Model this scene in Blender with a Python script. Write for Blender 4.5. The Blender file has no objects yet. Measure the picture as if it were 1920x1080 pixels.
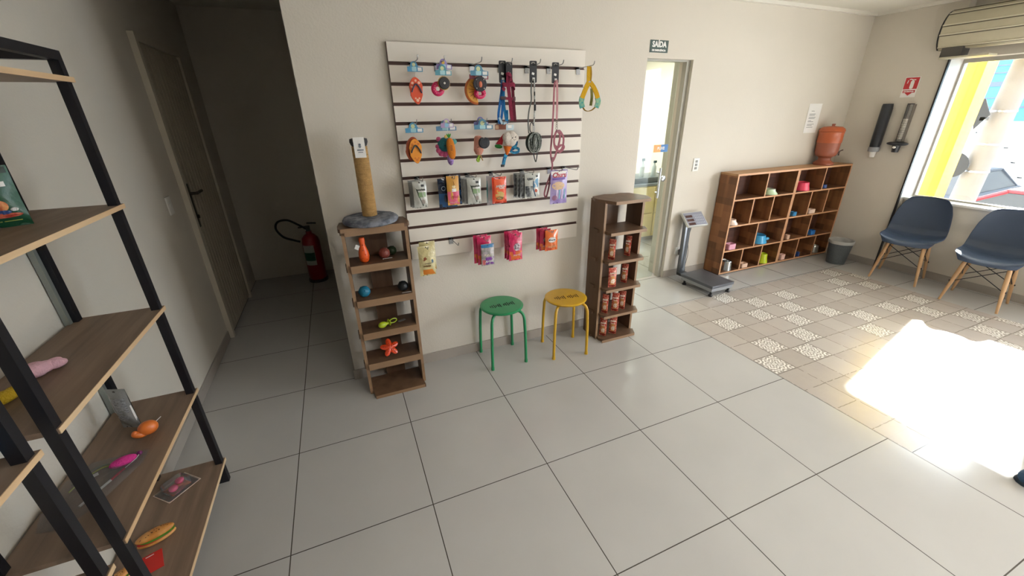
import bpy, bmesh, math, random
from mathutils import Vector, Matrix, noise
PI = math.pi
C = bpy.context.scene.collection
SC = bpy.context.scene

# ------------------------------------------------------------------ camera
cam_d = bpy.data.cameras.new('camera'); cam = bpy.data.objects.new('camera', cam_d); C.objects.link(cam)
yaw, pit, rol = math.radians(22.497), math.radians(23.499), math.radians(-0.924)
fwd = Vector((math.sin(yaw)*math.cos(pit), math.cos(yaw)*math.cos(pit), -math.sin(pit)))
rgt = Vector((math.cos(yaw), -math.sin(yaw), 0)); upv = rgt.cross(fwd)
r2 = rgt*math.cos(rol) + upv*math.sin(rol); u2 = -rgt*math.sin(rol) + upv*math.cos(rol)
cam.matrix_world = Matrix(((r2.x,u2.x,-fwd.x,0.448),(r2.y,u2.y,-fwd.y,-1.976),(r2.z,u2.z,-fwd.z,1.679),(0,0,0,1)))
cam_d.sensor_width = 36; cam_d.lens = 754.4/1920*36; cam_d.clip_start = 0.02; cam_d.clip_end = 200
SC.camera = cam

# ------------------------------------------------------------------ light
w = bpy.data.worlds.new('sky'); SC.world = w; w.use_nodes = True
bg = w.node_tree.nodes['Background']; bg.inputs[0].default_value = (0.90,0.945,1.0,1); bg.inputs[1].default_value = 14.5
sun_d = bpy.data.lights.new('sun','SUN'); sun = bpy.data.objects.new('sun', sun_d); C.objects.link(sun)
sun_d.energy = 58; sun_d.angle = math.radians(1.2); sun_d.color = (1,0.985,0.95)
sun.rotation_euler = Vector((-1.44,-0.34,-1)).to_track_quat('-Z','Y').to_euler()
def area(name, loc, size, aim, power, color=(1,1,1), portal=False):
    d = bpy.data.lights.new(name,'AREA'); o = bpy.data.objects.new(name,d); C.objects.link(o)
    d.shape='RECTANGLE'; d.size, d.size_y = size; d.energy = power; d.color = color
    o.location = loc; o.rotation_euler = Vector(aim).to_track_quat('-Z','Y').to_euler()
    if portal: d.cycles.is_portal = True
    return o
area('window_portal', (6.2,-0.27,1.42), (1.3,1.35), (-1,0,0), 1, portal=True)
area('entrance_portal', (6.2,-3.05,1.2), (2.1,2.4), (-1,0,0), 1, portal=True)
area('added_shop_light', (1.9,-2.9,2.55), (1.2,0.6), (0,0,-1), 36, (1,0.98,0.95))  # added unseen light, evens out the contrast in the shop
area('added_back_room_light', (3.9,3.0,2.5), (1.2,1.2), (0,0,-1), 70, (1,0.96,0.88))  # added unseen light, brightens the room behind the glass door
SC.view_settings.view_transform='Standard'; SC.view_settings.look='None'
SC.view_settings.gamma=1; SC.view_settings.use_curve_mapping=False; SC.view_settings.exposure=0.28
SC.cycles.max_bounces=8; SC.cycles.diffuse_bounces=4; SC.cycles.caustics_reflective=False; SC.cycles.caustics_refractive=False
SC.cycles.sample_clamp_indirect=6; SC.cycles.use_denoising=True

# ------------------------------------------------------------------ materials
def lin(h):
    if isinstance(h,str):
        c=[int(h[i:i+2],16)/255 for i in (0,2,4)]
        return tuple(((x/12.92) if x<=0.04045 else ((x+0.055)/1.055)**2.4) for x in c)
    return h
MC={}
def mat(name, col, rough=0.6, metal=0, var=0.06, scale=8, bump=0.0, bscale=60, coat=0, trans=0, alpha=1, stretch=None, emit=0, col2=None, spec=0.5):
    if name in MC: return MC[name]
    m=bpy.data.materials.new(name); m.use_nodes=True; nt=m.node_tree; N=nt.nodes; L=nt.links
    b=N['Principled BSDF']; c=lin(col)
    b.inputs['Roughness'].default_value=rough; b.inputs['Metallic'].default_value=metal
    b.inputs['Coat Weight'].default_value=coat; b.inputs['Transmission Weight'].default_value=trans; b.inputs['Alpha'].default_value=alpha
    b.inputs['Specular IOR Level'].default_value=spec
    tc=N.new('ShaderNodeTexCoord'); mp=N.new('ShaderNodeMapping'); L.new(tc.outputs['Object'],mp.inputs[0])
    if stretch: mp.inputs['Scale'].default_value=stretch
    nz=N.new('ShaderNodeTexNoise'); nz.inputs['Scale'].default_value=scale; nz.inputs['Detail'].default_value=5
    L.new(mp.outputs[0],nz.inputs['Vector'])
    mx=N.new('ShaderNodeMix'); mx.data_type='RGBA'
    if col2: a=c; d=lin(col2)
    else: a=tuple(max(0,x*(1-var*2)) for x in c); d=tuple(min(1,x*(1+var*2)) for x in c)
    mx.inputs[6].default_value=(*a,1); mx.inputs[7].default_value=(*d,1)
    if col2:
        rp=N.new('ShaderNodeMapRange'); rp.inputs[1].default_value=.38; rp.inputs[2].default_value=.62
        L.new(nz.outputs[0],rp.inputs[0]); L.new(rp.outputs[0],mx.inputs[0])
    else: L.new(nz.outputs[0],mx.inputs[0])
    L.new(mx.outputs[2],b.inputs['Base Color'])
    if emit:
        L.new(mx.outputs[2],b.inputs['Emission Color']); b.inputs['Emission Strength'].default_value=emit
    if bump:
        n2=N.new('ShaderNodeTexNoise'); n2.inputs['Scale'].default_value=bscale; n2.inputs['Detail'].default_value=4
        L.new(tc.outputs['Object'],n2.inputs['Vector'])
        bp=N.new('ShaderNodeBump'); bp.inputs['Strength'].default_value=bump; bp.inputs['Distance'].default_value=.01
        L.new(n2.outputs[0],bp.inputs['Height']); L.new(bp.outputs[0],b.inputs['Normal'])
    MC[name]=m; return m
def wood(name, c1, c2, axis=0, scale=3, rough=.55, planks=None):
    if name in MC: return MC[name]
    m=bpy.data.materials.new(name); m.use_nodes=True; nt=m.node_tree; N=nt.nodes; L=nt.links; b=N['Principled BSDF']
    tc=N.new('ShaderNodeTexCoord'); mp=N.new('ShaderNodeMapping'); L.new(tc.outputs['Object'],mp.inputs[0])
    s=[22,22,22]; s[axis]=1.6; mp.inputs['Scale'].default_value=s
    nz=N.new('ShaderNodeTexNoise'); nz.inputs['Scale'].default_value=scale; nz.inputs['Detail'].default_value=6; nz.inputs['Distortion'].default_value=.4
    L.new(mp.outputs[0],nz.inputs['Vector'])
    rp=N.new('ShaderNodeMapRange'); rp.inputs[1].default_value=.3; rp.inputs[2].default_value=.7; L.new(nz.outputs[0],rp.inputs[0])
    mx=N.new('ShaderNodeMix'); mx.data_type='RGBA'; mx.inputs[6].default_value=(*lin(c1),1); mx.inputs[7].default_value=(*lin(c2),1)
    L.new(rp.outputs[0],mx.inputs[0]); out=mx.outputs[2]
    if planks:
        br=N.new('ShaderNodeTexBrick'); mp2=N.new('ShaderNodeMapping'); L.new(tc.outputs['Object'],mp2.inputs[0])
        mp2.inputs['Rotation'].default_value=planks; L.new(mp2.outputs[0],br.inputs['Vector'])
        br.inputs['Scale'].default_value=1; br.inputs['Brick Width'].default_value=.42; br.inputs['Row Height'].default_value=.07
        br.inputs['Mortar Size'].default_value=0; br.inputs['Color1'].default_value=(.62,.6,.58,1); br.inputs['Color2'].default_value=(1.3,1.25,1.2,1)
        mu=N.new('ShaderNodeMix'); mu.data_type='RGBA'; mu.blend_type='MULTIPLY'; mu.inputs[0].default_value=1
        L.new(out,mu.inputs[6]); L.new(br.outputs[0],mu.inputs[7]); out=mu.outputs[2]
    L.new(out,b.inputs['Base Color']); b.inputs['Roughness'].default_value=rough
    MC[name]=m; return m

# ------------------------------------------------------------------ mesh helpers
def ident(): return Matrix.Identity(4)
def T(x,y,z): return Matrix.Translation((x,y,z))
def RX(a): return Matrix.Rotation(a,4,'X')
def RY(a): return Matrix.Rotation(a,4,'Y')
def RZ(a): return Matrix.Rotation(a,4,'Z')
class MB:
    def __init__(s): s.bm=bmesh.new()
    def add(s, verts, faces, M=None):
        M=M or ident(); vs=[s.bm.verts.new(M@Vector(v)) for v in verts]
        for f in faces:
            try: s.bm.faces.new([vs[i] for i in f])
            except ValueError: pass
        return s
    def box(s,x0,x1,y0,y1,z0,z1,M=None,bev=0):
        v=[(x,y,z) for z in (z0,z1) for y in (y0,y1) for x in (x0,x1)]
        f=[(0,2,3,1),(4,5,7,6),(0,1,5,4),(2,6,7,3),(0,4,6,2),(1,3,7,5)]
        if bev:
            t=bmesh.new(); vs=[t.verts.new(q) for q in v]
            for a in f: t.faces.new([vs[i] for i in a])
            bmesh.ops.bevel(t,geom=t.edges[:],offset=bev,segments=2,affect='EDGES',profile=.6)
            t.verts.ensure_lookup_table(); t.verts.index_update()
            s.add([q.co[:] for q in t.verts],[[q.index for q in a.verts] for a in t.faces],M); t.free(); return s
        return s.add(v,f,M)
    def lathe(s,prof,n=32,M=None,a0=0,a1=2*PI,wob=None):
        full=abs(a1-a0-2*PI)<1e-6; k=n if full else n+1; v=[]
        for i in range(k):
            a=a0+(a1-a0)*i/n
            for r,z in prof:
                rr=r*(1+(wob(a,z) if wob else 0)); v.append((rr*math.cos(a),rr*math.sin(a),z))
        m=len(prof); f=[]
        for i in range(n):
            j=(i+1)%k if full else i+1
            for q in range(m-1):
                f.append((i*m+q,j*m+q,j*m+q+1,i*m+q+1))
        s.add(v,f,M); bmesh.ops.remove_doubles(s.bm,verts=s.bm.verts[:],dist=1e-6); return s
    def ell(s,rx,ry,rz,M=None,n=24,m=14,e=1.0):
        v=[];f=[]
        sg=lambda c:math.copysign(abs(c)**e,c)
        for i in range(m+1):
            t=-PI/2+PI*i/m
            for j in range(n):
                a=2*PI*j/n; v.append((rx*sg(math.cos(t))*sg(math.cos(a)),ry*sg(math.cos(t))*sg(math.sin(a)),rz*sg(math.sin(t))))
        for i in range(m):
            for j in range(n):
                k=(j+1)%n; f.append((i*n+j,i*n+k,(i+1)*n+k,(i+1)*n+j))
        s.add(v,f,M); bmesh.ops.remove_doubles(s.bm,verts=s.bm.verts[:],dist=1e-6); return s
    def tube(s,pts,r,n=10,closed=False,M=None,flat=None):
        P=[Vector(p) for p in pts]; k=len(P); rs=r if isinstance(r,(list,tuple)) else [r]*k
        v=[];f=[];prev=None
        for i in range(k):
            a=P[(i-1)%k] if (closed or i>0) else P[i]; b=P[(i+1)%k] if (closed or i<k-1) else P[i]
            t=(b-a).normalized() if (b-a).length>1e-9 else Vector((0,0,1))
            if prev is None:
                h=Vector((0,0,1)) if abs(t.z)<.9 else Vector((0,1,0)); x=t.cross(h).normalized()
            else: x=(prev-t*prev.dot(t)).normalized()
            prev=x; y=t.cross(x)
            for j in range(n):
                g=2*PI*j/n
                fx,fy=(1,1) if not flat else flat
                v.append(P[i]+x*math.cos(g)*rs[i]*fx+y*math.sin(g)*rs[i]*fy)
        for i in range(k if closed else k-1):
            q=(i+1)%k
            for j in range(n):
                e=(j+1)%n; f.append((i*n+j,i*n+e,q*n+e,q*n+j))
        if not closed: f.append(tuple(range(n))[::-1]); f.append(tuple((k-1)*n+j for j in range(n)))
        return s.add(v,f,M)
    def ribbon(s,pts,w,t,side=(1,0,0),M=None,closed=False):
        # flat strap: cross-section w (along side) by t
        P=[Vector(p) for p in pts]; S=Vector(side).normalized(); k=len(P); v=[];f=[]
        for i in range(k):
            a=P[(i-1)%k] if (closed or i>0) else P[i]; b=P[(i+1)%k] if (closed or i<k-1) else P[i]
            d=(b-a).normalized(); sd=(S-d*S.dot(d)); sd=sd.normalized() if sd.length>1e-4 else d.orthogonal().normalized()
            nn=d.cross(sd)
            for p,q in ((-1,-1),(1,-1),(1,1),(-1,1)): v.append(P[i]+sd*p*w/2+nn*q*t/2)
        for i in range(k if closed else k-1):
            q=(i+1)%k
            for j in range(4): f.append((i*4+j,i*4+(j+1)%4,q*4+(j+1)%4,q*4+j))
        if not closed: f.append((3,2,1,0)); f.append(tuple((k-1)*4+j for j in range(4)))
        return s.add(v,f,M)
    def prism(s,pts,d0,d1,M=None,axis='y'):
        # outline in (x,z) extruded along y from d0 to d1 (axis y) or (x,y) along z
        k=len(pts)
        if axis=='y': v=[(x,d0,z) for x,z in pts]+[(x,d1,z) for x,z in pts]
        else: v=[(x,y,d0) for x,y in pts]+[(x,y,d1) for x,y in pts]
        f=[tuple(range(k)),tuple(range(2*k-1,k-1,-1))]+[(i,i+k,(i+1)%k+k,(i+1)%k) for i in range(k)]
        return s.add(v,f,M)
    def build(s,name,m,parent=None,smooth=True,loc=None,sub=0,bevel=0):
        bmesh.ops.recalc_face_normals(s.bm,faces=s.bm.faces[:])
        me=bpy.data.meshes.new(name); s.bm.to_mesh(me); s.bm.free()
        o=bpy.data.objects.new(name,me); C.objects.link(o)
        for q in (m if isinstance(m,list) else [m]): me.materials.append(q)
        if smooth:
            for p in me.polygons: p.use_smooth=True
            me.set_sharp_from_angle(angle=math.radians(38))
        if parent is not None: o.parent=parent
        if loc: o.location=loc
        if bevel:
            b=o.modifiers.new('b','BEVEL'); b.width=bevel; b.segments=2; b.limit_method='ANGLE'
        if sub:
            u=o.modifiers.new('s','SUBSURF'); u.levels=sub; u.render_levels=sub
        return o
def box(name,x0,x1,y0,y1,z0,z1,m,parent=None,bev=0,M=None):
    return MB().box(x0,x1,y0,y1,z0,z1,M,bev).build(name,m,parent,smooth=bool(bev))
def thing(name,label,cat,loc=(0,0,0),rot=(0,0,0),group=None):
    o=bpy.data.objects.new(name,None); C.objects.link(o); o.location=loc; o.rotation_euler=rot
    o.empty_display_size=.05; o['label']=label; o['category']=cat
    if group: o['group']=group
    return o
def tag(o,label,cat,group=None):
    o['label']=label; o['category']=cat
    if group: o['group']=group
    return o
def struct(o): o['kind']='structure'; return o
def rr(w,h,r,n=5):
    pts=[]
    for cx,cz,a in ((w/2-r,h/2-r,0),(-w/2+r,h/2-r,90),(-w/2+r,-h/2+r,180),(w/2-r,-h/2+r,270)):
        for i in range(n+1):
            g=math.radians(a+90*i/n); pts.append((cx+r*math.cos(g),cz+r*math.sin(g)))
    return pts
def circ(r,n=24,cx=0,cz=0,sz=1): return [(cx+r*math.cos(2*PI*i/n),cz+r*sz*math.sin(2*PI*i/n)) for i in range(n)]
def arc(cx,cz,r,a0,a1,n=12): return [(cx+r*math.cos(math.radians(a0+(a1-a0)*i/n)),cz+r*math.sin(math.radians(a0+(a1-a0)*i/n))) for i in range(n+1)]
def spline(P,n=8):
    P=[Vector(p) for p in P]; out=[]
    Q=[P[0]*2-P[1]]+P+[P[-1]*2-P[-2]]
    for i in range(1,len(Q)-2):
        a,b,c,d=Q[i-1:i+3]
        for k in range(n):
            t=k/n; out.append(.5*((2*b)+(c-a)*t+(2*a-5*b+4*c-d)*t*t+(3*b-a-3*c+d)*t**3))
    out.append(P[-1]); return out
def text_mesh(s,size,depth=.0006,bold=0.0,shear=0,space=1):
    cu=bpy.data.curves.new('t','FONT'); cu.body=s; cu.size=size; cu.extrude=depth; cu.align_x='CENTER'; cu.align_y='CENTER'
    cu.offset=bold; cu.shear=shear; cu.resolution_u=3; cu.space_character=space
    o=bpy.data.objects.new('t',cu); C.objects.link(o)
    dg=bpy.context.evaluated_depsgraph_get(); dg.update()
    me=bpy.data.meshes.new_from_object(o.evaluated_get(dg))
    bpy.data.objects.remove(o); bpy.data.curves.remove(cu); return me
def text(name,s,size,m,parent,x,y,z,rot=(PI/2,0,0),bold=0,shear=0,depth=.0006,sx=1,surf=None,space=1):
    me=text_mesh(s,size,depth,bold,shear,space); M=Matrix.Rotation(rot[2],4,'Z')@Matrix.Rotation(rot[1],4,'Y')@Matrix.Rotation(rot[0],4,'X')@Matrix.Diagonal((sx,1,1,1))
    me.transform(M)
    for v in me.vertices:
        v.co+=Vector((x,0,z))
        v.co.y+= (surf(v.co.x,v.co.z)-.0006) if surf else y
    me.materials.clear(); me.materials.append(m)
    o=bpy.data.objects.new(name,me); C.objects.link(o); o.parent=parent; return o
# common materials
WALL=mat('wall_paint','d0c9bd',.75,var=.015,scale=3,bump=.12,bscale=90)
CEIL=mat('ceiling_paint','dcd8cc',.8,var=.02,scale=3,bump=.2,bscale=40)
SKIRT=mat('skirting_tile','a39b92',.35,var=.05,scale=5)
BLACKM=mat('black_metal','14141a',.45,var=.1,scale=30)
STEEL=mat('steel','b9bcc0',.3,metal=1,var=.05,scale=30)
WHITEP=mat('white_plastic','e4e2dc',.4,var=.02)
BLACKP=mat('black_plastic','17171b',.4,var=.1)
CARD=mat('white_card','eceae6',.5,var=.03)
def col(h,rough=.45,**k): return mat('c_'+h+str(rough),h,rough,var=k.pop('var',.06),**k)
def fab(h,**k): return mat('fab_'+h,h,.95,var=.1,scale=40,bump=.5,bscale=180,**k)
GLOSS=lambda h: mat('foil_'+h,h,.22,var=.12,scale=30,coat=.6,bump=.5,bscale=35)

# ------------------------------------------------------------------ floor material
def floor_mat():
    m=bpy.data.materials.new('floor_tiles'); m.use_nodes=True; nt=m.node_tree; N=nt.nodes; L=nt.links; b=N['Principled BSDF']
    geo=N.new('ShaderNodeNewGeometry'); sp=N.new('ShaderNodeSeparateXYZ'); L.new(geo.outputs['Position'],sp.inputs[0])
    def V(v):
        n=N.new('ShaderNodeValue'); n.outputs[0].default_value=v; return n.outputs[0]
    def M(op,a,b_=None,c=None):
        n=N.new('ShaderNodeMath'); n.operation=op
        for i,q in enumerate((a,b_,c)):
            if q is None: continue
            if isinstance(q,(int,float)): n.inputs[i].default_value=q
            else: L.new(q,n.inputs[i])
        return n.outputs[0]
    X,Y=sp.outputs[0],sp.outputs[1]
    def line(u,size,off,wd):   # 1 on joint
        t=M('DIVIDE',M('SUBTRACT',u,off),size); fr=M('FRACT',t); d=M('MULTIPLY',M('MINIMUM',fr,M('SUBTRACT',1,fr)),size)
        return M('LESS_THAN',d,wd)
    def cell(u,size,off): return M('FLOOR',M('DIVIDE',M('SUBTRACT',u,off),size))
    far=M('GREATER_THAN',X,3.004)
    inpatch=M('MULTIPLY',M('MULTIPLY',far,M('LESS_THAN',X,5.5)),M('MULTIPLY',M('GREATER_THAN',Y,-1.305),M('LESS_THAN',Y,.586)))
    sw=M('MULTIPLY',far,M('LESS_THAN',Y,-1.2))
    offy=M('MULTIPLY',sw,-.11)
    big=M('MAXIMUM',line(X,.6,0,.0022),line(M('SUBTRACT',Y,offy),.6,0,.0022))
    # patchwork
    ln=N.new('ShaderNodeTexNoise'); ln.inputs['Scale'].default_value=25; L.new(geo.outputs['Position'],ln.inputs['Vector'])
    wob=M('MULTIPLY',M('SUBTRACT',ln.outputs[0],.5),.012)
    Xw=M('ADD',X,wob); Yw=M('ADD',Y,wob)
    small=M('MULTIPLY',M('MAXIMUM',line(Xw,.2,3.004,.0028),line(Yw,.19,-1.314,.0028)),M('GREATER_THAN',ln.outputs[0],.40))
    cx=cell(X,.2,3.004); cy=cell(Y,.19,-1.314)
    cmb=N.new('ShaderNodeCombineXYZ'); L.new(cx,cmb.inputs[0]); L.new(cy,cmb.inputs[1])
    wn=N.new('ShaderNodeTexWhiteNoise'); L.new(cmb.outputs[0],wn.inputs['Vector'])
    cs=N.new('ShaderNodeSeparateColor'); L.new(wn.outputs['Color'],cs.inputs[0])
    fx=M('SUBTRACT',M('FRACT',M('DIVIDE',M('SUBTRACT',X,3.004),.2)),.5); fy=M('SUBTRACT',M('FRACT',M('DIVIDE',M('SUBTRACT',Y,-1.314),.19)),.5)
    rad=M('SQRT',M('ADD',M('MULTIPLY',fx,fx),M('MULTIPLY',fy,fy))); ang=M('ARCTAN2',fy,fx)
    pat=M('ADD',M('SINE',M('ADD',M('MULTIPLY',rad,42),M('MULTIPLY',M('COSINE',M('MULTIPLY',ang,8)),2.2))),M('MULTIPLY',M('SINE',M('MULTIPLY',M('ABSOLUTE',fx),46)),M('SINE',M('MULTIPLY',M('ABSOLUTE',fy),46))))
    wear=N.new('ShaderNodeTexNoise'); wear.inputs['Scale'].default_value=30; wear.inputs['Detail'].default_value=4; L.new(geo.outputs['Position'],wear.inputs['Vector'])
    pon=M('MULTIPLY',M('GREATER_THAN',M('ADD',pat,M('MULTIPLY',M('SUBTRACT',wear.outputs[0],.5),2.2)),.1),M('MULTIPLY',M('LESS_THAN',M('ABSOLUTE',fx),.455),M('LESS_THAN',M('ABSOLUTE',fy),.455)))
    orn=M('MULTIPLY',M('GREATER_THAN',cs.outputs[1],.42),M('LESS_THAN',M('ABSOLUTE',M('SUBTRACT',M('FLOORED_MODULO',M('ADD',cx,cy),2),0)),.5))
    def mix(f,a,b_):
        n=N.new('ShaderNodeMix'); n.data_type='RGBA'
        if isinstance(f,(int,float)): n.inputs[0].default_value=f
        else: L.new(f,n.inputs[0])
        for i,q in ((6,a),(7,b_)):
            if isinstance(q,str): n.inputs[i].default_value=(*lin(q),1)
            else: L.new(q,n.inputs[i])
        return n.outputs[2]
    plainc=mix(cs.outputs[0],'a0978f','b2aaa3')
    n3=N.new('ShaderNodeTexNoise'); n3.inputs['Scale'].default_value=9; n3.inputs['Detail'].default_value=8; n3.inputs['Roughness'].default_value=.7; L.new(geo.outputs['Position'],n3.inputs['Vector'])
    plainc=mix(M('MULTIPLY',n3.outputs[0],.55),plainc,'c0b6ac')
    ornc=mix(pon,'a09890','e8e4dc')
    pc=mix(orn,plainc,ornc); pc=mix(M('MULTIPLY',small,.75),pc,'6e645c')
    n4=N.new('ShaderNodeTexNoise'); n4.inputs['Scale'].default_value=3; n4.inputs['Detail'].default_value=6; L.new(geo.outputs['Position'],n4.inputs['Vector'])
    base=mix(n4.outputs[0],'afadaa','bab8b5')
    bc=mix(big,base,'4a443e')
    out=mix(inpatch,bc,pc); L.new(out,b.inputs['Base Color'])
    rg=mix(inpatch,mix(n4.outputs[0],'6a6a6a','757575'),'8a8a8a'); s2=N.new('ShaderNodeSeparateColor'); L.new(rg,s2.inputs[0])
    L.new(s2.outputs[0],b.inputs['Roughness']); b.inputs['Roughness'].default_value=.42
    bp=N.new('ShaderNodeBump'); bp.inputs['Strength'].default_value=.5; bp.inputs['Distance'].default_value=.002
    L.new(M('SUBTRACT',1,big),bp.inputs['Height']); L.new(bp.outputs[0],b.inputs['Normal'])
    return m
def sbox(name,x0,x1,y0,y1,z0,z1,m): return struct(box(name,x0,x1,y0,y1,z0,z1,m))
XL,YF,XC0,XC1,YB,XR,XW,HC=-.607,.586,.327,2.548,1.17,5.95,6.05,2.585
sbox('floor',XL-.15,6.3,-4.3,4.2,-.12,0,floor_mat())
sbox('ceiling',XL-.15,6.3,-4.3,4.2,HC,HC+.12,CEIL)
sbox('wall_left',XL-.15,XL,-4.3,3.1,0,HC,WALL)
sbox('wall_front',XC0,XC1,YF,4.2,0,HC,WALL)
sbox('wall_hall_end',XL,XC0,3.0,3.15,0,HC,WALL)
sbox('wall_rear',XL-.15,6.3,-4.3,-4.2,0,HC,mat('rear_wall_darkened','4c4640',.8,var=.02))  # unseen wall, tone made dark to cut bounce into the hallway
mb=MB(); mb.box(XC1,2.72,YB,1.40,0,HC); mb.box(3.54,6.3,YB,1.40,0,HC); mb.box(2.72,3.54,YB,1.40,2.09,HC)
struct(mb.build('wall_back',WALL,smooth=False))
mb=MB(); mb.box(XR,6.3,.42,YB,0,HC); mb.box(XW,6.3,-.92,.42,0,.765); mb.box(XW,6.3,-.92,.42,2.09,HC)
mb.box(XW,6.3,-2.0,-.92,0,HC); mb.box(XW,6.3,-4.2,-2.0,2.4,HC); mb.box(XW,6.3,-4.2,-4.1,0,2.4)
struct(mb.build('wall_right',WALL,smooth=False))
sbox('wall_back_room',2.548,5.4,4.05,4.2,0,HC,mat('back_room_paint','eeeae0',.7,var=.01))
sbox('wall_back_room_side',5.3,5.4,1.40,4.05,0,HC,MC['back_room_paint'])
# skirting
sk=[('baseboard_left',XL,XL+.009,-4.2,1.60,0,.075),('baseboard_front',XC0-.009,XC1+.009,YF-.009,YF,0,.075),('baseboard_hall',XC0-.009,XC0,YF,3.0,0,.075),
    ('baseboard_back',3.54,XR,YB-.009,YB,0,.075),('baseboard_right',XR-.009,XR,.42,YB,0,.075),('baseboard_window',XW-.009,XW,-2.0,.42,0,.075),('baseboard_core',XC1,XC1+.009,YF,YB,0,.075)]
for n,*q in sk: sbox(n,*q,SKIRT)
# ceiling cove
COVE=mat('cove_white','e6e2d8',.6,var=.01)
sbox('trim_1',XC1,XR,YB-.035,YB,HC-.03,HC,COVE); sbox('trim_2',XR-.03,XR,.42,YB,HC-.03,HC,COVE)
# shutter guide
sbox('trim_3',5.925,5.949,.405,.419,0,2.14,BLACKP)
# window
GLASS=bpy.data.materials.new('window_glass'); GLASS.use_nodes=True
def mk_glass(m,tint,mixf):
    nt=m.node_tree; nt.nodes.clear(); o=nt.nodes.new('ShaderNodeOutputMaterial'); t=nt.nodes.new('ShaderNodeBsdfTransparent'); g=nt.nodes.new('ShaderNodeBsdfGlossy'); x=nt.nodes.new('ShaderNodeMixShader')
    f=nt.nodes.new('ShaderNodeFresnel'); f.inputs[0].default_value=1.45; mu=nt.nodes.new('ShaderNodeMath'); mu.operation='MULTIPLY'; mu.inputs[1].default_value=mixf
    g.inputs['Roughness'].default_value=.03; t.inputs[0].default_value=(*tint,1); nt.links.new(f.outputs[0],mu.inputs[0]); nt.links.new(mu.outputs[0],x.inputs[0])
    nt.links.new(t.outputs[0],x.inputs[1]); nt.links.new(g.outputs[0],x.inputs[2]); nt.links.new(x.outputs[0],o.inputs[0]); return m
mk_glass(GLASS,(.97,.99,.98),.8)
FILM=mk_glass((lambda m:(setattr(m,'use_nodes',True),m)[1])(bpy.data.materials.new('clear_film')),(.95,.95,.95),.8)
def milky(m,f):
    nt=m.node_tree; o=[n for n in nt.nodes if n.type=='OUTPUT_MATERIAL'][0]; src=o.inputs[0].links[0].from_socket
    d=nt.nodes.new('ShaderNodeBsdfDiffuse'); d.inputs[0].default_value=(.85,.85,.85,1); x=nt.nodes.new('ShaderNodeMixShader'); x.inputs[0].default_value=f
    nt.links.new(src,x.inputs[1]); nt.links.new(d.outputs[0],x.inputs[2]); nt.links.new(x.outputs[0],o.inputs[0])
milky(FILM,.10)
ALU=mat('window_frame_grey','a9a49a',.4,metal=.3,var=.03)
win=bpy.data.objects.new('window_1',None); C.objects.link(win); struct(win)
mb=MB(); 
for a in ((.395,.42,.765,2.09),(-.92,-.89,.765,2.09),(-.89,.395,.765,.80),(-.89,.395,2.055,2.09)): mb.box(6.185,6.225,a[0],a[1],a[2],a[3])
mb.build('window_frame',ALU,win,smooth=False)
box('window_pane',6.2,6.206,-.89,.395,.80,2.055,GLASS,win)
box('window_sill',6.03,6.185,-.92,.42,.765,.785,mat('sill_white','e8e6e0',.4,var=.01),win)
box('jamb_lining',5.955,6.185,.412,.42,.785,2.09,MC['sill_white'],win)
# door in the hallway
DOOR=mat('door_enamel','b3aa98',.45,var=.05,scale=12)
d1=bpy.data.objects.new('door_1',None); C.objects.link(d1); struct(d1)
mb=MB()
for y0,y1,z0,z1 in ((1.613,1.655,0,2.18),(2.483,2.525,0,2.18),(1.655,2.483,2.13,2.18)): mb.box(XL,XL+.035,y0,y1,z0,z1)
mb.build('door_frame',mat('door_frame_enamel','c9c1b0',.45,var=.04),d1,smooth=False)
mb=MB(); mb.box(XL,XL+.012,1.655,2.483,.01,2.13)
n=12; wd=(2.483-1.655)/n
for i in range(n): mb.box(XL+.012,XL+.02,1.655+i*wd+.006,1.655+(i+1)*wd-.006,.03,2.11)
mb.build('door_leaf',DOOR,d1,smooth=False)
mb=MB(); mb.box(XL+.02,XL+.026,1.69,1.73,.92,1.24); mb.tube([(XL+.02,1.71,1.17),(XL+.07,1.71,1.17),(XL+.07,1.83,1.17)],.011,10)
mb.tube([(XL+.02,1.71,1.0),(XL+.04,1.71,1.0)],.014,12); mb.build('door_handle',mat('dark_bronze','3b352e',.4,metal=.7),d1)
# glass door
d2=bpy.data.objects.new('door_2',None); C.objects.link(d2); struct(d2)
DG=mk_glass((lambda m:(setattr(m,'use_nodes',True),m)[1])(bpy.data.materials.new('door_glass')),(.90,.95,.93),.2)
box('door_glass',2.72,3.44,1.225,1.235,.012,2.075,DG,d2)
mb=MB(); mb.box(2.72,3.54,1.205,1.255,2.076,2.09); mb.box(3.50,3.54,1.205,1.255,0,2.076)
mb.build('door_rail',mat('grey_rail','a8a69c',.5,var=.03),d2,smooth=False)
mb=MB(); mb.tube([(3.34,1.19,.88),(3.34,1.19,1.17)],.011,12); mb.tube([(3.34,1.19,.93),(3.34,1.225,.93)],.008,8); mb.tube([(3.34,1.19,1.12),(3.34,1.225,1.12)],.008,8)
mb.build('door_handle',STEEL,d2)
mb=MB(); mb.lathe([(0,0),(.028,0),(.028,.012),(.012,.02),(0,.02)],20,T(3.41,1.224,1.06)@RX(PI/2)); mb.build('door_lock',STEEL,d2)
# signs on doors and walls
ps=thing('push_plate_sign','small orange and blue sticker on the sliding glass door','sign',(3.34,1.222,1.347))
mb=MB(); mb.box(-.085,0,0,.002,-.034,.034); mb.build('orange_half',col('d99a4a'),ps,False)
mb=MB(); mb.box(0,.085,0,.002,-.034,.034); mb.build('blue_half',col('2d6fb0'),ps,False)
text('lettering','PUXE',.036,CARD,ps,0,-.0008,0,bold=.001)

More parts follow.
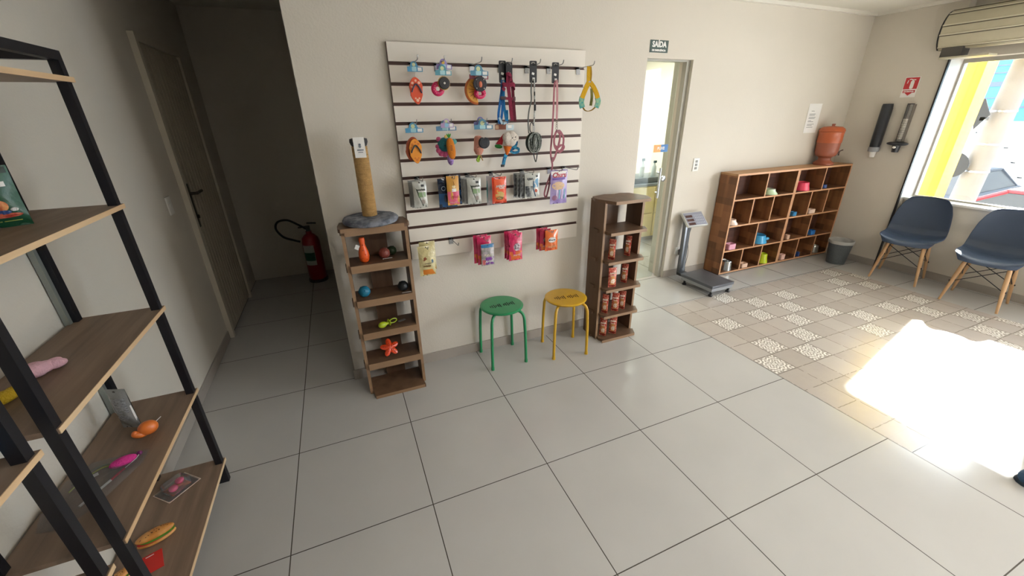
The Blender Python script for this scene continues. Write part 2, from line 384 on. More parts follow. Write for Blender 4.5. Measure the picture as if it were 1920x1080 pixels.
def wall_sign(): 
    s=thing('exit_sign','dark green exit sign above the glass door reading SAÍDA','sign',(3.134,YB-.001,2.178))
    mb=MB(); mb.box(-.096,.096,-.003,0,-.046,.046); mb.build('plate',col('1f3a30',.4),s,False)
    text('lettering','SAÍDA',.058,CARD,s,0,-.0038,.013,bold=.0022,sx=.92)
    text('small_lettering','DE EMERGÊNCIA',.019,CARD,s,0,-.0038,-.03,bold=.0009,sx=1.02)
wall_sign()
def ext_sign():
    s=thing('extinguisher_sign','red and white fire extinguisher sign high on the wall by the window','sign',(XR-.001,.652,1.86),(0,0,-PI/2))
    W,H=.125,.187
    mb=MB(); mb.box(-W/2,W/2,-.003,0,-H/2,H/2); mb.build('plate',CARD,s,False)
    R=col('b8242c',.4)
    mb=MB(); mb.box(-W/2+.006,W/2-.006,-.0042,-.003,-.018,H/2-.006); mb.build('red_field',R,s,False)
    mb=MB(); mb.prism(rr(.03,.075,.012),-.0052,-.0042,T(.008,0,.022)); mb.prism(arc(-.012,.05,.026,10,120,8)+arc(-.012,.05,.018,120,10,8),-.0052,-.0042)
    mb.box(-.002,.03,-.0052,-.0042,.062,.070); mb.tube([(-.03,-.0047,.064),(-.034,-.0047,.035)],.0035,6); mb.build('extinguisher_symbol',CARD,s,False)
    mb=MB(); mb.prism([(-.05,-.028),(.05,-.028),(.05,-.052),(.03,-.052),(0,-.078),(-.03,-.052),(-.05,-.052)],-.0042,-.003); mb.build('arrow',R,s,False)
    text('lettering','EXTINTOR',.017,CARD,s,0,-.0048,-.041,bold=.0008)
ext_sign()
p=thing('notice_paper','white printed notice sheet taped to wall above the clay water filter','paper',(5.365,YB-.001,1.575))
mb=MB()
nx,nz=6,8; vs=[];fs=[]
for i in range(nx+1):
    for j in range(nz+1):
        u=i/nx-.5; v=j/nz-.5; vs.append((u*.21,-.001-.010*max(0,abs(u)*2-.6)**2*(1 if u<0 else .3)-.004*(1 if j==0 and i==0 else 0),v*.297))
for i in range(nx):
    for j in range(nz): a=i*(nz+1)+j; fs.append((a,a+nz+1,a+nz+2,a+1))
mb.add(vs,fs); mb.build('sheet',CARD,p)
mb=MB(); random.seed(3)
for k,(z,wd) in enumerate([(.075,.07),(.045,.10),(.033,.09),(.012,.11),(.0,.10),(-.022,.05),(-.034,.09),(-.058,.11),(-.07,.08),(-.09,.10)]): mb.box(-.07+(.02 if k==0 else 0),-.07+wd,-.0030,-.0024,z-.0022,z+.0022)
mb.build('printed_lines',col('6a6a6a'),p,False)
# switches
def plate(name,label,loc,rot,w,h,n,vert=True):
    s=thing(name,label,'switch' if 'switch' in name else 'outlet',loc,rot)
    MB().box(-w/2,w/2,-.008,0,-h/2,h/2,bev=.003).build('cover_plate',WHITEP,s)
    for i in range(n):
        z=(i-(n-1)/2)*h*.26
        MB().box(-w*.18,w*.18,-.012,-.008,z-h*.09,z+h*.09,bev=.001).build('rocker' if 'switch' in name else 'socket',col('8b8a86') if n==3 else WHITEP,s)
plate('light_switch','white wall plate with three modules between the glass door and cubby shelf',(3.76,YB,1.178),(0,0,0),.075,.125,3)
plate('light_switch','white light switch beside the hallway door',(XL,1.325,1.155),(0,0,PI/2),.075,.115,1)
plate('wall_outlet','white low wall outlet with a black charger plugged in',(3.70,YB,.287),(0,0,0),.08,.08,1)
# cup dispensers
def disp_closed():
    s=thing('cup_dispenser','black tube cup dispenser on the wall left of the clear one','dispenser',(XR,.77,1.25),(0,0,-PI/2))
    MB().lathe([(0,.02),(.044,.02),(.047,.06),(.047,.44),(.043,.46),(0,.46)],24,T(0,-.05,0)).build('tube',col('23262c',.35),s)
    MB().lathe([(.030,-.02),(.05,-.015),(.05,.03),(.03,.03)],24,T(0,-.05,0)).build('collar',col('8d8f92',.35),s)
    MB().lathe([(.024,-.075),(.033,0),(.0315,0),(.022,-.073),(0,-.073),(0,-.075)],20,T(0,-.05,0)).build('paper_cup',WHITEP,s)
    MB().box(-.03,.03,-.012,0,.05,.42).build('bracket',BLACKP,s,False)
disp_closed()
def disp_clear():
    s=thing('cup_dispenser','clear tube cup dispenser with black base on the wall nearest the window','dispenser',(XR,.575,1.25),(0,0,-PI/2))
    MB().lathe([(.026,.09),(.026,.45)],20,T(0,-.045,0)).build('clear_tube',FILM,s)
    MB().lathe([(0,.45),(.028,.45),(.028,.458),(0,.458)],20,T(0,-.045,0)).build('cap',BLACKP,s)
    mb=MB(); 
    for k in range(9): mb.lathe([(.0,.12+k*.022),(.02,.12+k*.022),(.023,.139+k*.022),(0,.139+k*.022)],16,T(0,-.045,0))
    mb.build('stacked_cups',col('c9c2b4'),s)
    mb=MB(); mb.box(-.028,-.024,-.05,0,.09,.45); mb.box(.024,.028,-.05,0,.09,.45); mb.build('side_rail',col('6d675e',.4),s,False)
    mb=MB(); mb.ell(.095,.05,.022,T(0,-.05,.075)); mb.lathe([(0,-.01),(.028,-.01),(.036,.06),(0,.06)],20,T(0,-.05,0)); mb.build('base',col('2b2f36',.35),s)
    MB().ell(.016,.01,.012,T(0,-.087,.04)).build('indicator',CARD,s)
disp_clear()
# roller shutter
def shutter():
    s=thing('roller_shutter','rolled-up beige steel shutter above the window','shutter',(XR-.004,-.25,2.14))
    prof=[]
    for k in range(15):
        a=math.radians(-60+k*12.5); prof.append((min(-.012,-.02-.13*math.cos(a)),.17+.175*math.sin(a)))
    SH=mat('shutter_beige','b9b29b',.45,var=.04,scale=14)
    mb=MB(); P=[(0.0,prof[0][1])]+prof+[(0.0,prof[-1][1])]
    v=[(x,y,z) for y in (-.75,.74) for x,z in P]; k=len(P)
    f=[(i,i+1,i+1+k,i+k) for i in range(k-1)]+[tuple(range(k)),tuple(range(2*k-1,k-1,-1))]
    mb.add(v,f); mb.build('roll',SH,s)
    mb=MB()
    for i in (1,4,6,9,11,13):
        x,z=prof[i]; mb.tube([(x,-.75,z),(x,.74,z)],.010,8,flat=(1,.7))
    mb.build('slat_ridges',mat('shutter_ridge_lit','d2ccb8',.4,var=.03),s)  # ridges coloured lighter than the roll, as if catching the light
    mb=MB()
    for i in (1,4,6,9,11,13):
        x,z=prof[i]; x2,z2=prof[i-1]; mb.tube([(x*.8+x2*.2-.001,-.75,z*.8+z2*.2),(x*.8+x2*.2-.001,.74,z*.8+z2*.2)],.006,6)
    mb.build('slat_shade_lines',mat('shutter_shade_line','5b5546',.6),s)  # dark tubes painted in as the shade between slats
    mb=MB(); mb.add([(x*1.02,.752,z) for x,z in P]+[(x*1.02,.742,z) for x,z in P],[tuple(range(k)),tuple(range(2*k-1,k-1,-1))]+[(i,i+k,i+k+1,i+1) for i in range(k-1)])
    mb.build('end_cap',BLACKP,s,False)
    mb=MB(); mb.box(-.12,-.0,.55,.70,-.045,.035); mb.build('bracket',col('4b4741'),s,False)
    mb=MB(); mb.box(-.15,-.0,.35,.69,-.06,-.046); mb.build('bottom_bar',SH,s,False)
shutter()

# ------------------------------------------------------------------ outdoors
GZ=-1.15
struct(box('ground',6.6,40,-14,20,GZ-.1,GZ,mat('street','a5a6a6',.9,var=.05)))
struct(box('terrace',6.3,7.6,-6,6,GZ,-.13,mat('terrace_cement','c4c2bc',.9,var=.05)))
def facade():
    b=thing('street_building','white ribbed building across the street with a cyan band above','building',(17.6,3,GZ))
    W=mat('white_sheet','dfe4e8',.7,var=.03)
    mb=MB(); mb.box(0,.3,-14,12,0,2.28)
    for k in range(60): mb.box(-.05,0,-6+k*.28,-6+k*.28+.05,0,2.28)
    mb.build('ribbed_wall',W,b,False)
    mb=MB()
    for k in range(30):
        for j in range(6): mb.box(-.03,0,-5+k*.5+(j%2)*.25,-5+k*.5+(j%2)*.25+.09,.25+j*.37,.28+j*.37)
    o=mb.build('bolts',col('0c0e11',.9),b,False)
    mb=MB(); mb.box(-.06,.3,-14,12,2.28,2.42); mb.build('ledge',W,b,False)
    mb=MB(); mb.box(0,.3,-14,12,2.42,4.6); mb.build('cyan_band',mat('cyan_paint','0c6f86',.6,col2='0a4c74',scale=1.5,stretch=(1,.5,4)),b,False)
    mb=MB()
    for z,h in ((2.75,.05),(3.0,.03),(3.3,.12),(3.62,.04),(3.8,.04),(3.95,.04),(4.15,.05)):
        mb.box(-.02,0,-14,12,z,z+h)
    mb.build('dark_stripes',col('1b2b52'),b,False)
    mb=MB(); mb.box(-.1,.3,-14,12,4.6,5.2); mb.build('parapet',W,b,False)
facade()
p=thing('yellow_pillar','bright yellow pillar just outside the window','pillar',(7.02,.735,-.13))
mb=MB(); mb.box(-.12,.12,-.225,.225,.12,3.2,bev=.01); mb.build('shaft',mat('yellow_paint','cfa900',.5,var=.03),p)
mb=MB(); mb.box(-.14,.14,-.245,.245,0,.12,bev=.01); mb.build('plinth',mat('yellow_paint','cfa900',.5),p)
p=thing('utility_pole','grey concrete utility pole outside the window','pole',(8.5,.86,GZ),(math.radians(1.5),0,0))
MB().lathe([(0,0),(.15,0),(.075,7),(0,7)],20).build('shaft',mat('pole_concrete','4e4946',.9,var=.12,scale=6),p)
mb=MB()
for z in (2.0,2.35,2.75): mb.lathe([(.148-.0107*z*1.0,z),(.155-.0107*z,z),(.155-.0107*z,z+.02),(.148-.0107*z,z+.02)],20)
mb.build('steel_band',STEEL,p)
s=thing('road_sign','dark diamond road sign seen from behind on the utility pole','sign',(8.25,.93,.40))
MB().prism([(-.02,.99),(.10,1.33),(-.02,1.36),(-.12,1.17)],-.012,0,RZ(PI/2)).build('sign_plate',col('121318',.95,),s,False)
mb=MB(); mb.box(.0,.10,-.09,-.04,1.10,1.14); mb.build('sign_bracket',STEEL,s,False)
s=thing('road_sign','dark round road sign seen from behind below the diamond one','sign',(8.30,1.0,.93))
MB().lathe([(0,0),(.17,0),(.17,.012),(0,.012)],28,RY(PI/2)).build('sign_plate',col('121318',.95),s)
MB().box(.012,.06,-.16,-.06,-.02,.02).build('sign_bracket',STEEL,s,False)
def car(name,label,loc,rot,body,glass='0a0e14'):
    c=thing('car',label,'car',loc,rot); L=4.0;W=1.7
    prof=[(-2,.35),(-1.98,.75),(-1.2,.9),(-.65,1.38),(.7,1.42),(1.45,1.0),(1.98,.85),(2,.35)]
    mb=MB(); B=mat('car_'+body,body,.7,var=.03)
    k=len(prof)
    sec=[(-W/2,1),(-W/2+.0,1),(W/2,1)]
    lower=[(-2,.3),(-1.98,.72),(-1.2,.88),(1.45,.95),(1.98,.8),(2,.3)]
    mb.prism(lower,-W/2,W/2); mb.build('body',B,c,bevel=.06)
    up=[(-1.25,.86),(-.68,1.36),(.68,1.38),(1.42,.93)]
    v=[(x,-W/2+.06,z) if z<1 else (x*.92,-W/2+.22,z) for x,z in up]+[(x,W/2-.06,z) if z<1 else (x*.92,W/2-.22,z) for x,z in up]
    mb=MB(); mb.add(v,[(0,1,2,3),(7,6,5,4),(0,4,5,1),(1,5,6,2),(2,6,7,3),(3,7,4,0)]); mb.build('cabin_glass',col(glass,.6),c,bevel=.04)
    mb=MB(); mb.box(-.64,.64,-W/2+.2,W/2-.2,1.345,1.41,bev=.03)
    for sx,sy in ((-1,-1),(-1,1),(1,-1),(1,1)):
        mb.tube([(sx*.62,sy*(W/2-.22),1.37),(sx*(1.25 if sx<0 else 1.42),sy*(W/2-.07),.9)],.035,6)
    mb.build('roof',B,c)
    for sx in (-1.3,1.3):
        for sy in (-1,1):
            MB().lathe([(0,-.1),(.2,-.1),(.31,-.08),(.31,.08),(.2,.1),(0,.1)],24,T(sx,sy*(W/2-.1),.31)@RX(PI/2)).build('wheel',col('17181a',.7),c)
    for sy in (-1,1):
        MB().ell(.05,.16,.07,T(-1.99,sy*.6,.66)).build('headlight',col('e8ecef',.15),c)
    MB().box(-2.02,-1.99,-.2,.2,.42,.52).build('licence_plate',CARD,c,False)
    return c
car('car','dark blue-grey car facing the window across the street',(15,3.45,GZ),(0,0,0),'0e1622')
car('car','red car parked low outside the window at the right',(11.3,.45,GZ+.14),(0,0,PI/2),'7a0614')
s=thing('unseen_sun_blocker','added yellow box, out of view above the pillar, blocking the sun','sign',(8.2,.72,2.25))  # added out of view to shade the left edge of the sun patch
MB().box(-.15,.15,-.40,.55,0,2.2,bev=.02).build('blocker_box',mat('yellow_paint','cfa900',.5),s)

# ------------------------------------------------------------------ black metal racks with wood shelves
SHW=wood('rack_wood','735e4d','917a66',axis=1,scale=1.2)
SHE=wood('rack_edge','c9a67e','ddbf98',axis=1,scale=1.0)
RX0,RX1=-.597,-.315
RZS=[.12,.545,.965,1.39,1.81]
def rack(y0,y1,label):
    # y1 = far end
    r=thing('display_rack',label,'rack',(0,(y0+y1)/2,0),group=None); yc=(y0+y1)/2; a=y0-yc; b=y1-yc; t=.028
    for x in (RX0,RX1-t):
        for y in (a,b-t):
            box('post',x,x+t,y,y+t,0,1.885,BLACKM,r)
    for y in (a-.020,b-t-.020): box('rear_strip',RX0-.006,RX0+.012,y,y+.018,.04,1.86,mat('galvanised','8f9590',.35,metal=.5,var=.08),r)
    for z in (0,1.857):
        for y in (a,b-t): box('end_rail',RX0+t,RX1-t,y,y+t,z,z+t,BLACKM,r)
    for x in (RX0,RX1-t): box('top_rail',x,x+t,a+t,b-t,1.857,1.885,BLACKM,r)
    for z in RZS:
        box('shelf',RX0+.002,RX1+.004,a+.001,b+.012,z-.016,z,SHW,r)
        box('shelf_edging',RX1+.004,RX1+.006,a+.001,b+.012,z-.016,z,SHE,r)
    for x in (RX0+.001,):
        for z in RZS: box('support_rail',x,x+.02,a+t,b-t,z-.038,z-.016,BLACKM,r)
    return r
rack(-.80,-.03,'black metal rack with brown wood shelves, the far one beside the hallway')
rack(-1.68,-.885,'black metal rack with brown wood shelves, the near one cut off at left edge')

# ------------------------------------------------------------------ stools
def stool(color,hexc,x,y,rz,H):
    s=thing('stool',f'{color} round metal stool against the front wall','stool',(x,y,0),(0,0,rz))
    m=mat('enamel_'+color,hexc,.35,var=.05,scale=20,coat=.3)
    R=.152
    MB().lathe([(0,H-.016),(R-.004,H-.016),(R,H-.012),(R+.002,H-.005),(R-.004,H),(R-.012,H+.001),(0,H-.001)],48).build('seat',m,s)
    mb=MB()
    for sx in (-1,1):
        for k in range(6):
            hh=.012+.014*((k*7)%3)/2
            mb.box(sx*.05-.04+k*.0145,sx*.05-.04+k*.0145+.0055,-.01-hh,-.01+hh,H-.0008,H+.0014,RZ(-.0))
    mb.build('slots',mat('slot_'+color,'0c2016' if color=='green' else '3a2c08',.7),s,False)
    for k in range(4):
        a=PI/4+k*PI/2; c,sn=math.cos(a),math.sin(a)
        P=[(c*q,sn*q,z) for q,z in ((.05,H-.026),(.10,H-.026),(.135,H-.030),(.158,H-.046),(.170,H-.075),(.174,H-.12),(.180,.2),(.184,.006))]
        mb=MB(); mb.tube(spline(P,5),.0105,12); mb.tube([(c*.184,sn*.184,0),(c*.184,sn*.184,.02)],.0125,12)
        mb.build('leg',m,s)
    return s
stool('green','1c8a55',1.362,.428,math.radians(0),.436)
stool('yellow','c99c1a',1.838,.352,math.radians(-8),.438)

# ------------------------------------------------------------------ interlocking floor shelves
FW=wood('mdf_brown','5c4331','6f543f',axis=2,scale=.8,rough=.5)
FE=wood('mdf_front','86684a','94765a',axis=0,scale=.8,rough=.5)
FS_Z=[.022,.232,.452,.672,.892,1.112]
def floor_shelf(label,x0,x1,yp,yb,mode):
    xc=(x0+x1)/2; s=thing('shelf_tower',label,'shelf',(xc,0,0)); h=(x1-x0)/2; t=.018
    for q,n in ((-h,'side_panel'),(h-t,'side_panel')):
        box(n,q,q+t,yp,yb-.035,0,1.10,FW,s)
        box('panel_edging',q,q+t,yp-.0015,yp,0,1.10,FE,s)
    box('back_panel',-.055,.07,yb-.045,yb-.028,0,1.10,FW,s)
    for i,z in enumerate(FS_Z):
        th=.022
        if mode=='flush':
            fy=yp-.018 if i else yp-.07
            lip=.026 if i else .0
            o=[(-h+t+.001,yp+.0),(-h+t+.001,fy),(h-t-.001,fy),(h-t-.001,yp),(h-t-.001,yb-.05),(-h+t+.001,yb-.05)]
            if i==0: o=[(-h+t+.001,yp+.0),(-h+t+.012,fy),(h-.012,fy),(h-t-.001,yp),(h-t-.001,yb-.05),(-h+t+.001,yb-.05)]
            if i==5: o=[(-h-.012,yp+.06),(-h-.012,yp),(-h,yp-.02),(h,yp-.02),(h+.012,yp),(h+.012,yp+.06),(h,yb-.06),(.1,yb-.03),(-.08,yb-.03),(-h,yb-.06)]
        else:
            fy=yp-.078
            o=[(-h-.002+t,yp-.001),(-h+.012,yp-.03),(-h+.04,fy),(h-.02,fy),(h+.012,yp-.012),(h-t-.001,yp-.001),(h-t-.001,yb-.05),(-h+t+.001,yb-.05)]
            if i==5: o=[(-h-.022,yp+.10),(-h-.022,yp+.06),(-h+.035,fy),(h-.015,fy),(h+.022,yp-.005),(h+.022,yp+.03),(h-.02,yb-.05),(.09,yb-.02),(.02,yb-.04),(-.05,yb-.015),(-h-.0,yb-.05)]
        mb=MB(); mb.prism(o,z-th,z,axis='z'); 
        mb.build('shelf',[FW],s,False)
        if mode=='flush' and i:
            box('front_lip',-h+t+.001,h-t-.001,yp-.018,yp-.003,z-.045,z-.0221,FE,s)
        box('shelf_edging',o[1][0] if i<5 else o[2][0],(h-t-.001) if (mode=='flush' and i) else o[3 if i==5 else 3][0]-.0,fy-.0015 if i<5 or mode!='flush' else yp-.0215,(fy if i<5 or mode!='flush' else yp-.02),z-th,z,FE,s)
        if mode!='flush':
            for q in (-h-.014,):
                box('tab',q,q+.0135,yp+.05,yp+.11,z-th,z-.001,FW,s)
        elif i:
            box('tab',-h-.006,-h-.0005,yp+.01,yp+.06,z-th-.02,z-.001,FW,s)
    return s
floor_shelf('brown wooden shelf tower with pet toys, left of the slatwall',.405,.768,.372,.577,'flush')
floor_shelf('brown wooden shelf tower with red snack sachets, right of the slatwall',2.132,2.478,.362,.575,'proud')

# ------------------------------------------------------------------ cubby shelf
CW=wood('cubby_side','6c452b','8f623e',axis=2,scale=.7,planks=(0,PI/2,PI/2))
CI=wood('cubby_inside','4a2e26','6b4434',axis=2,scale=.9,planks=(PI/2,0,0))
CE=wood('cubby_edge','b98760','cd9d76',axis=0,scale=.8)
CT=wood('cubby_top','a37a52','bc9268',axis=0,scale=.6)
CY0,CY1=.950,1.160; CH=1.085
def cubby(x0,x1,label,split):
    s=thing('cubby_shelf',label,'shelf',(x0,0,0)); W=x1-x0; t=.019
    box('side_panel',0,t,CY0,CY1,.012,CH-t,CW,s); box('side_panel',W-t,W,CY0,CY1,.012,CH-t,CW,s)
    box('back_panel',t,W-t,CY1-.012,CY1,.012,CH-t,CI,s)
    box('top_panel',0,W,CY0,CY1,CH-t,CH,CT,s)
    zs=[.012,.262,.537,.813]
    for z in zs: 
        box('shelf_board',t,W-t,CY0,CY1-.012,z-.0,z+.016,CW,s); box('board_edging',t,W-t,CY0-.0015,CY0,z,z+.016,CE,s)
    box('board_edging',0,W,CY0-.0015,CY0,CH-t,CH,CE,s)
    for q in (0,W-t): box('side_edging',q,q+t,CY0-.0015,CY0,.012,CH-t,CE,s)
    for r,fr in enumerate(split):
        za=zs[r]+.016; zb=(zs[r+1] if r<3 else CH-t)
        for f in fr:
            x=f*W; box('divider',x-.008,x+.008,CY0,CY1-.012,za,zb,CW,s); box('divider_edging',x-.008,x+.008,CY0-.0015,CY0,za,zb,CE,s)
    box('plinth',.01,W-.01,CY0+.01,CY1,0,.012,BLACKP,s)
cubby(4.122,5.04,'brown wooden cubby shelf of pet bowls, left half next to the scale',[(.333,.667),(.5,),(.333,.667),(.49,)])
cubby(5.042,5.945,'brown wooden cubby shelf of pet bowls, right half under the clay water filter',[(.34,.68),(.47,),(.345,.665),(.505,)])

# ------------------------------------------------------------------ bowls
SZ=[.029,.279,.554,.830]
def bowl_round(name,label,x,row,r,h,c,rough=.35,metal=0,flare=1.2,y=1.03,cat='bowl'):
    s=thing(name,label,cat,(x,max(y-.028,CY0+r*flare+.001) if r*flare<.1 else y,SZ[row]))
    m=mat('bowl_'+c+str(metal),c,rough,metal=metal,var=.04,coat=.3)
    R=r*flare
    MB().lathe([(0,h*.28),(r*.62,h*.3),(r*.76,h*.9),(r*.8,h*.97),(r*.86,h),(r*.92,h*.96),(r*.96,h*.6),(R,h*.06),(R,0),(r*.9,0),(0,0)],36).build('body',m,s)
    MB().lathe([(0,h*.3+.001),(r*.6,h*.3+.002),(r*.73,h*.88),(r*.72,h*.88),(r*.6,h*.32)],30).build('basin',mat('basin_'+c,c,.3,var=.05) if not metal else m,s)
    return s
def bowl_rect(name,label,x,row,w,d,h,c,y=1.02,taper=.0,cat='bowl'):
    s=thing(name,label,cat,(x,CY0+d/2+.008,SZ[row])); m=mat('bowl_'+c,c,.4,var=.04)
    def ring(q,z,k): return [(px*q[0]/w,py*q[1]/d,z) for px,py in rr(w,d,.012)]
    mb=MB(); n=len(rr(w,d,.012)); rings=[(w,d,0),(w*(1-taper),d*(1-taper),h),(w*(1-taper)-.012,d*(1-taper)-.012,h),(w*(1-taper)-.02,d*(1-taper)-.02,h*.35)]
    v=[];f=[]
    for a,b,z in rings: v+=[(px*a/w,py*b/d,z) for px,py in rr(w,d,.012)]
    for i in range(3):
        for j in range(n): k=(j+1)%n; f.append((i*n+j,i*n+k,(i+1)*n+k,(i+1)*n+j))
    f.append(tuple(range(n))[::-1]); f.append(tuple(3*n+j for j in range(n)))
    mb.add(v,f); mb.build('body',m,s); return s
BG='pet bowls on the cubby shelves'
def G(o,g): o['group']=g; return o
o=bowl_round('pet_bowl','pale green and white flared pet bowl, top row of the left cubby shelf',4.75,3,.064,.052,'c4dcb6',flare=1.35)
MB().lathe([(0,.018),(.044,.020),(.052,.0535),(.056,.054),(.057,.051)],30).build('liner',CARD,o)
bowl_round('pet_bowl','large pink pet bowl in the top row of the right cubby shelf',5.27,3,.072,.088,'e2415f',flare=1.14)
bowl_round('pet_bowl','small dark blue pet bowl in top right cubby',5.62,3,.028,.036,'31508f',flare=1.1)
bowl_round('pet_bowl','cream flared pet bowl in second row by the shelf side',4.24,2,.052,.052,'ecd6c6',flare=1.4,y=1.02)
bowl_rect('pet_bowl','small light blue square pet dish in the second row, right cubby shelf',5.17,2,.06,.05,.045,'3a86b8')
bowl_rect('pet_bowl','beige rectangular pet dish in second row of the right cubby shelf',5.47,2,.10,.065,.045,'e2c6b4')
bowl_rect('pet_bowl','mauve rectangular pet dish, third row at the shelf side',4.265,1,.105,.075,.06,'d79db0',y=1.01)
o=bowl_round('pet_bowl','large sky blue pet bowl with side lug, third row',4.76,1,.083,.088,'3f9fd0',flare=1.17,y=1.045)
MB().ell(.035,.022,.018,T(.112,-.03,.03)).build('lug',mat('bowl_3f9fd00','3f9fd0',.35),o)
bowl_rect('pet_bowl','small beige square dish, third row beside the centre divider',5.165,1,.045,.045,.05,'ddb9a0')
bowl_rect('pet_bowl','bright blue pet dish, third row of the right cubby shelf',5.60,1,.08,.06,.052,'2f78c4')
bowl_round('pet_bowl','large stainless steel pet bowl in bottom row by the scale',4.285,0,.066,.105,'bdbfbd',.25,1,flare=1.03,y=1.03)
bowl_rect('pet_bowl','beige rectangular pet dish in bottom row beside the steel bowl',4.53,0,.09,.065,.045,'e6c4ac')
bowl_round('pet_bowl','lime yellow pet bowl with a wide foot in the bottom row',4.865,0,.05,.105,'c6d51e',flare=1.22,y=1.03)
bowl_rect('pet_bowl','small pinkish square dish, bottom row beside the centre divider',5.165,0,.065,.05,.06,'e4bcae')
bowl_rect('pet_bowl','tiny dark blue dish in the bottom row',5.44,0,.035,.035,.05,'274a8c')
bowl_round('pet_bowl','whitish steel pet bowl in bottom right cubby',5.78,0,.046,.085,'d8d6cf',.3,1,flare=1.05)

# clay filter
def clay():
    s=thing('clay_water_filter','orange clay water filter standing on the right cubby shelf','water filter',(5.575,1.055,CH))
    U=mat('clay_upper','b0562c',.45,var=.06,coat=.25); Lw=mat('clay_lower','94513a',.5,var=.08,coat=.15)
    MB().lathe([(0,0),(.098,0),(.100,.018),(.092,.028),(.062,.052),(.058,.075),(.075,.092),(.094,.10),(.104,.12),(.110,.155),(.112,.235),(.112,.238),(0,.238)],40).build('lower_vessel',Lw,s)
    MB().lathe([(0,.238),(.114,.238),(.117,.246),(.117,.27),(.115,.33),(.118,.338),(.118,.350),(.110,.352),(0,.352)],40).build('upper_vessel',U,s)
    mb=MB(); mb.lathe([(0,.353),(.118,.353),(.122,.362),(.112,.385),(.092,.398),(.088,.402),(.02,.41),(0,.41)],40); mb.build('lid',U,s)
    MB().lathe([(0,.41),(.016,.41),(.014,.42),(.02,.428),(.012,.434),(0,.434)],20).build('lid_knob',Lw,s)
    mb=MB(); D=RZ(math.radians(-25))
    mb.tube([(.09,0,.13),(.145,0,.128)],.010,10,M=D); mb.tube([(.13,0,.128),(.152,-.0,.148),(.178,0,.158)],.006,8,M=D); mb.tube([(.14,0,.13),(.145,0,.10)],.008,8,M=D)
    mb.build('tap',col('4a2c22',.4),s)
    mb=MB(); 
    for a,z,w_,h_ in ((-38,.30,.024,.05),(-34,.295,.012,.03),(-43,.285,.012,.02)):
        ra=math.radians(a); mb.prism(rr(w_,h_,.005),-.0008,0,T(.1172*math.cos(ra),.1172*math.sin(ra),z)@RZ(ra+PI/2))
    mb.build('maker_seal',col('dcc9a0'),s,False)
clay()

# ------------------------------------------------------------------ scale
def scale():
    s=thing('platform_scale','grey platform scale with tilted display head left of the cubby shelf','scale',(0,0,0))
    A=Vector((3.73,.765)); mt=T(3.733,.775,0)@RZ(math.radians(2))
    mb=MB(); mb.box(-.15,.15,-.21,.19,.085,.115,mt,bev=.004); mb.build('platform',mat('scale_grey','585a60',.35,metal=.3,var=.06,scale=12),s)
    mb=MB(); mb.box(-.143,.143,-.203,.183,.05,.085,mt,bev=.003); mb.build('base_frame',mat('scale_side','8f9194',.35,metal=.5,var=.04),s)
    for a,b in ((-.12,-.18),(.12,-.18),(-.12,.15),(.12,.15)):
        MB().lathe([(0,0),(.022,0),(.022,.012),(.012,.02),(.012,.05),(0,.05)],16,mt@T(a,b,0)).build('foot',BLACKP,s)
    MB().box(-.034,.034,-.022,.022,.05,.66,T(3.70,1.085,0)@RX(math.radians(-1)),bev=.004).build('column',mat('scale_column','6d7176',.3,metal=.7,var=.05),s)
    mb=MB(); mb.box(-.008,.008,-.024,-.022,.12,.60,T(3.70,1.085,0)@RX(math.radians(-1))); mb.build('column_groove',col('45484c'),s,False)
    MB().box(-.05,.05,-.10,.03,.045,.075,T(3.70,1.06,0),bev=.004).build('column_bracket',BLACKP,s)
    H=T(3.752,1.055,.655)@RZ(math.radians(-4))@RX(math.radians(42))
    MB().box(-.125,.125,-.085,.085,-.026,.0,H,bev=.006).build('head_shell',mat('head_white','c9c9c4',.4,var=.02),s)
    MB().box(-.116,.116,-.076,.076,0,.002,H).build('head_panel',col('8b8c98',.4),s,False)
    for k in range(3):
        MB().box(-.105,-.022,.032-k*.045-.014,.032-k*.045+.014,.002,.0035,H).build('display_window',col('4f3632',.2),s,False)
    mb=MB()
    for i in range(5):
        for j in range(4): mb.box(.0+i*.021,.0+i*.021+.014,-.058+j*.03,-.058+j*.03+.017,.002,.004,H)
    o=mb.build('keypad',col('a5a8b4'),s,False)
    mb=MB(); mb.tube(spline([(3.79,1.10,.62),(3.80,1.135,.5),(3.785,1.13,.4),(3.81,1.125,.25),(3.79,1.12,.12),(3.775,1.10,.06)],6),.0025,6); mb.build('display_cable',col('3d3f42'),s)
scale()
def charger():
    s=thing('power_adapter','black plug-in power adapter with a thin black cord below the light switch plate','charger',(3.728,YB,.27))
    MB().box(-.024,.024,-.052,-.0125,-.03,.035,bev=.005).build('body',BLACKP,s)
    mb=MB(); mb.tube(spline([(0,-.035,-.03),(.004,-.04,-.09),(-.012,-.045,-.16),(-.008,-.05,-.235),(.03,-.06,-.262),(.06,-.08,-.265)],6),.003,6); mb.build('cord',BLACKP,s)
charger()

# ------------------------------------------------------------------ waste bin
def bin_():
    s=thing('waste_bin','small dark grey mesh waste bin with a white liner in corner','bin',(5.70,.69,0))
    mb=MB(); r0,r1,h=.088,.118,.275
    mb.lathe([(0,0),(r0,0),(r0+.002,.005),(r1,h-.012),(r1-.002,h-.012),(r0-.003,.006),(0,.006)],36); mb.build('mesh_body',mat('bin_mesh','5d6367',.5,var=.25,scale=120,bump=.8,bscale=300),s)
    MB().lathe([(r1-.003,h-.014),(r1+.004,h-.014),(r1+.004,h),(r1-.003,h)],36).build('rim',col('9a9894',.4),s)
    MB().lathe([(r1-.012,h-.08),(r1-.006,h-.002),(r1+.006,h+.002),(r1+.0065,h-.012),(r1+.004,h-.034)],48,wob=lambda a,z:.02*math.sin(7*a) if z<h-.015 else 0).build('liner',mat('liner_white','b4b3af',.5,var=.05),s)
bin_()

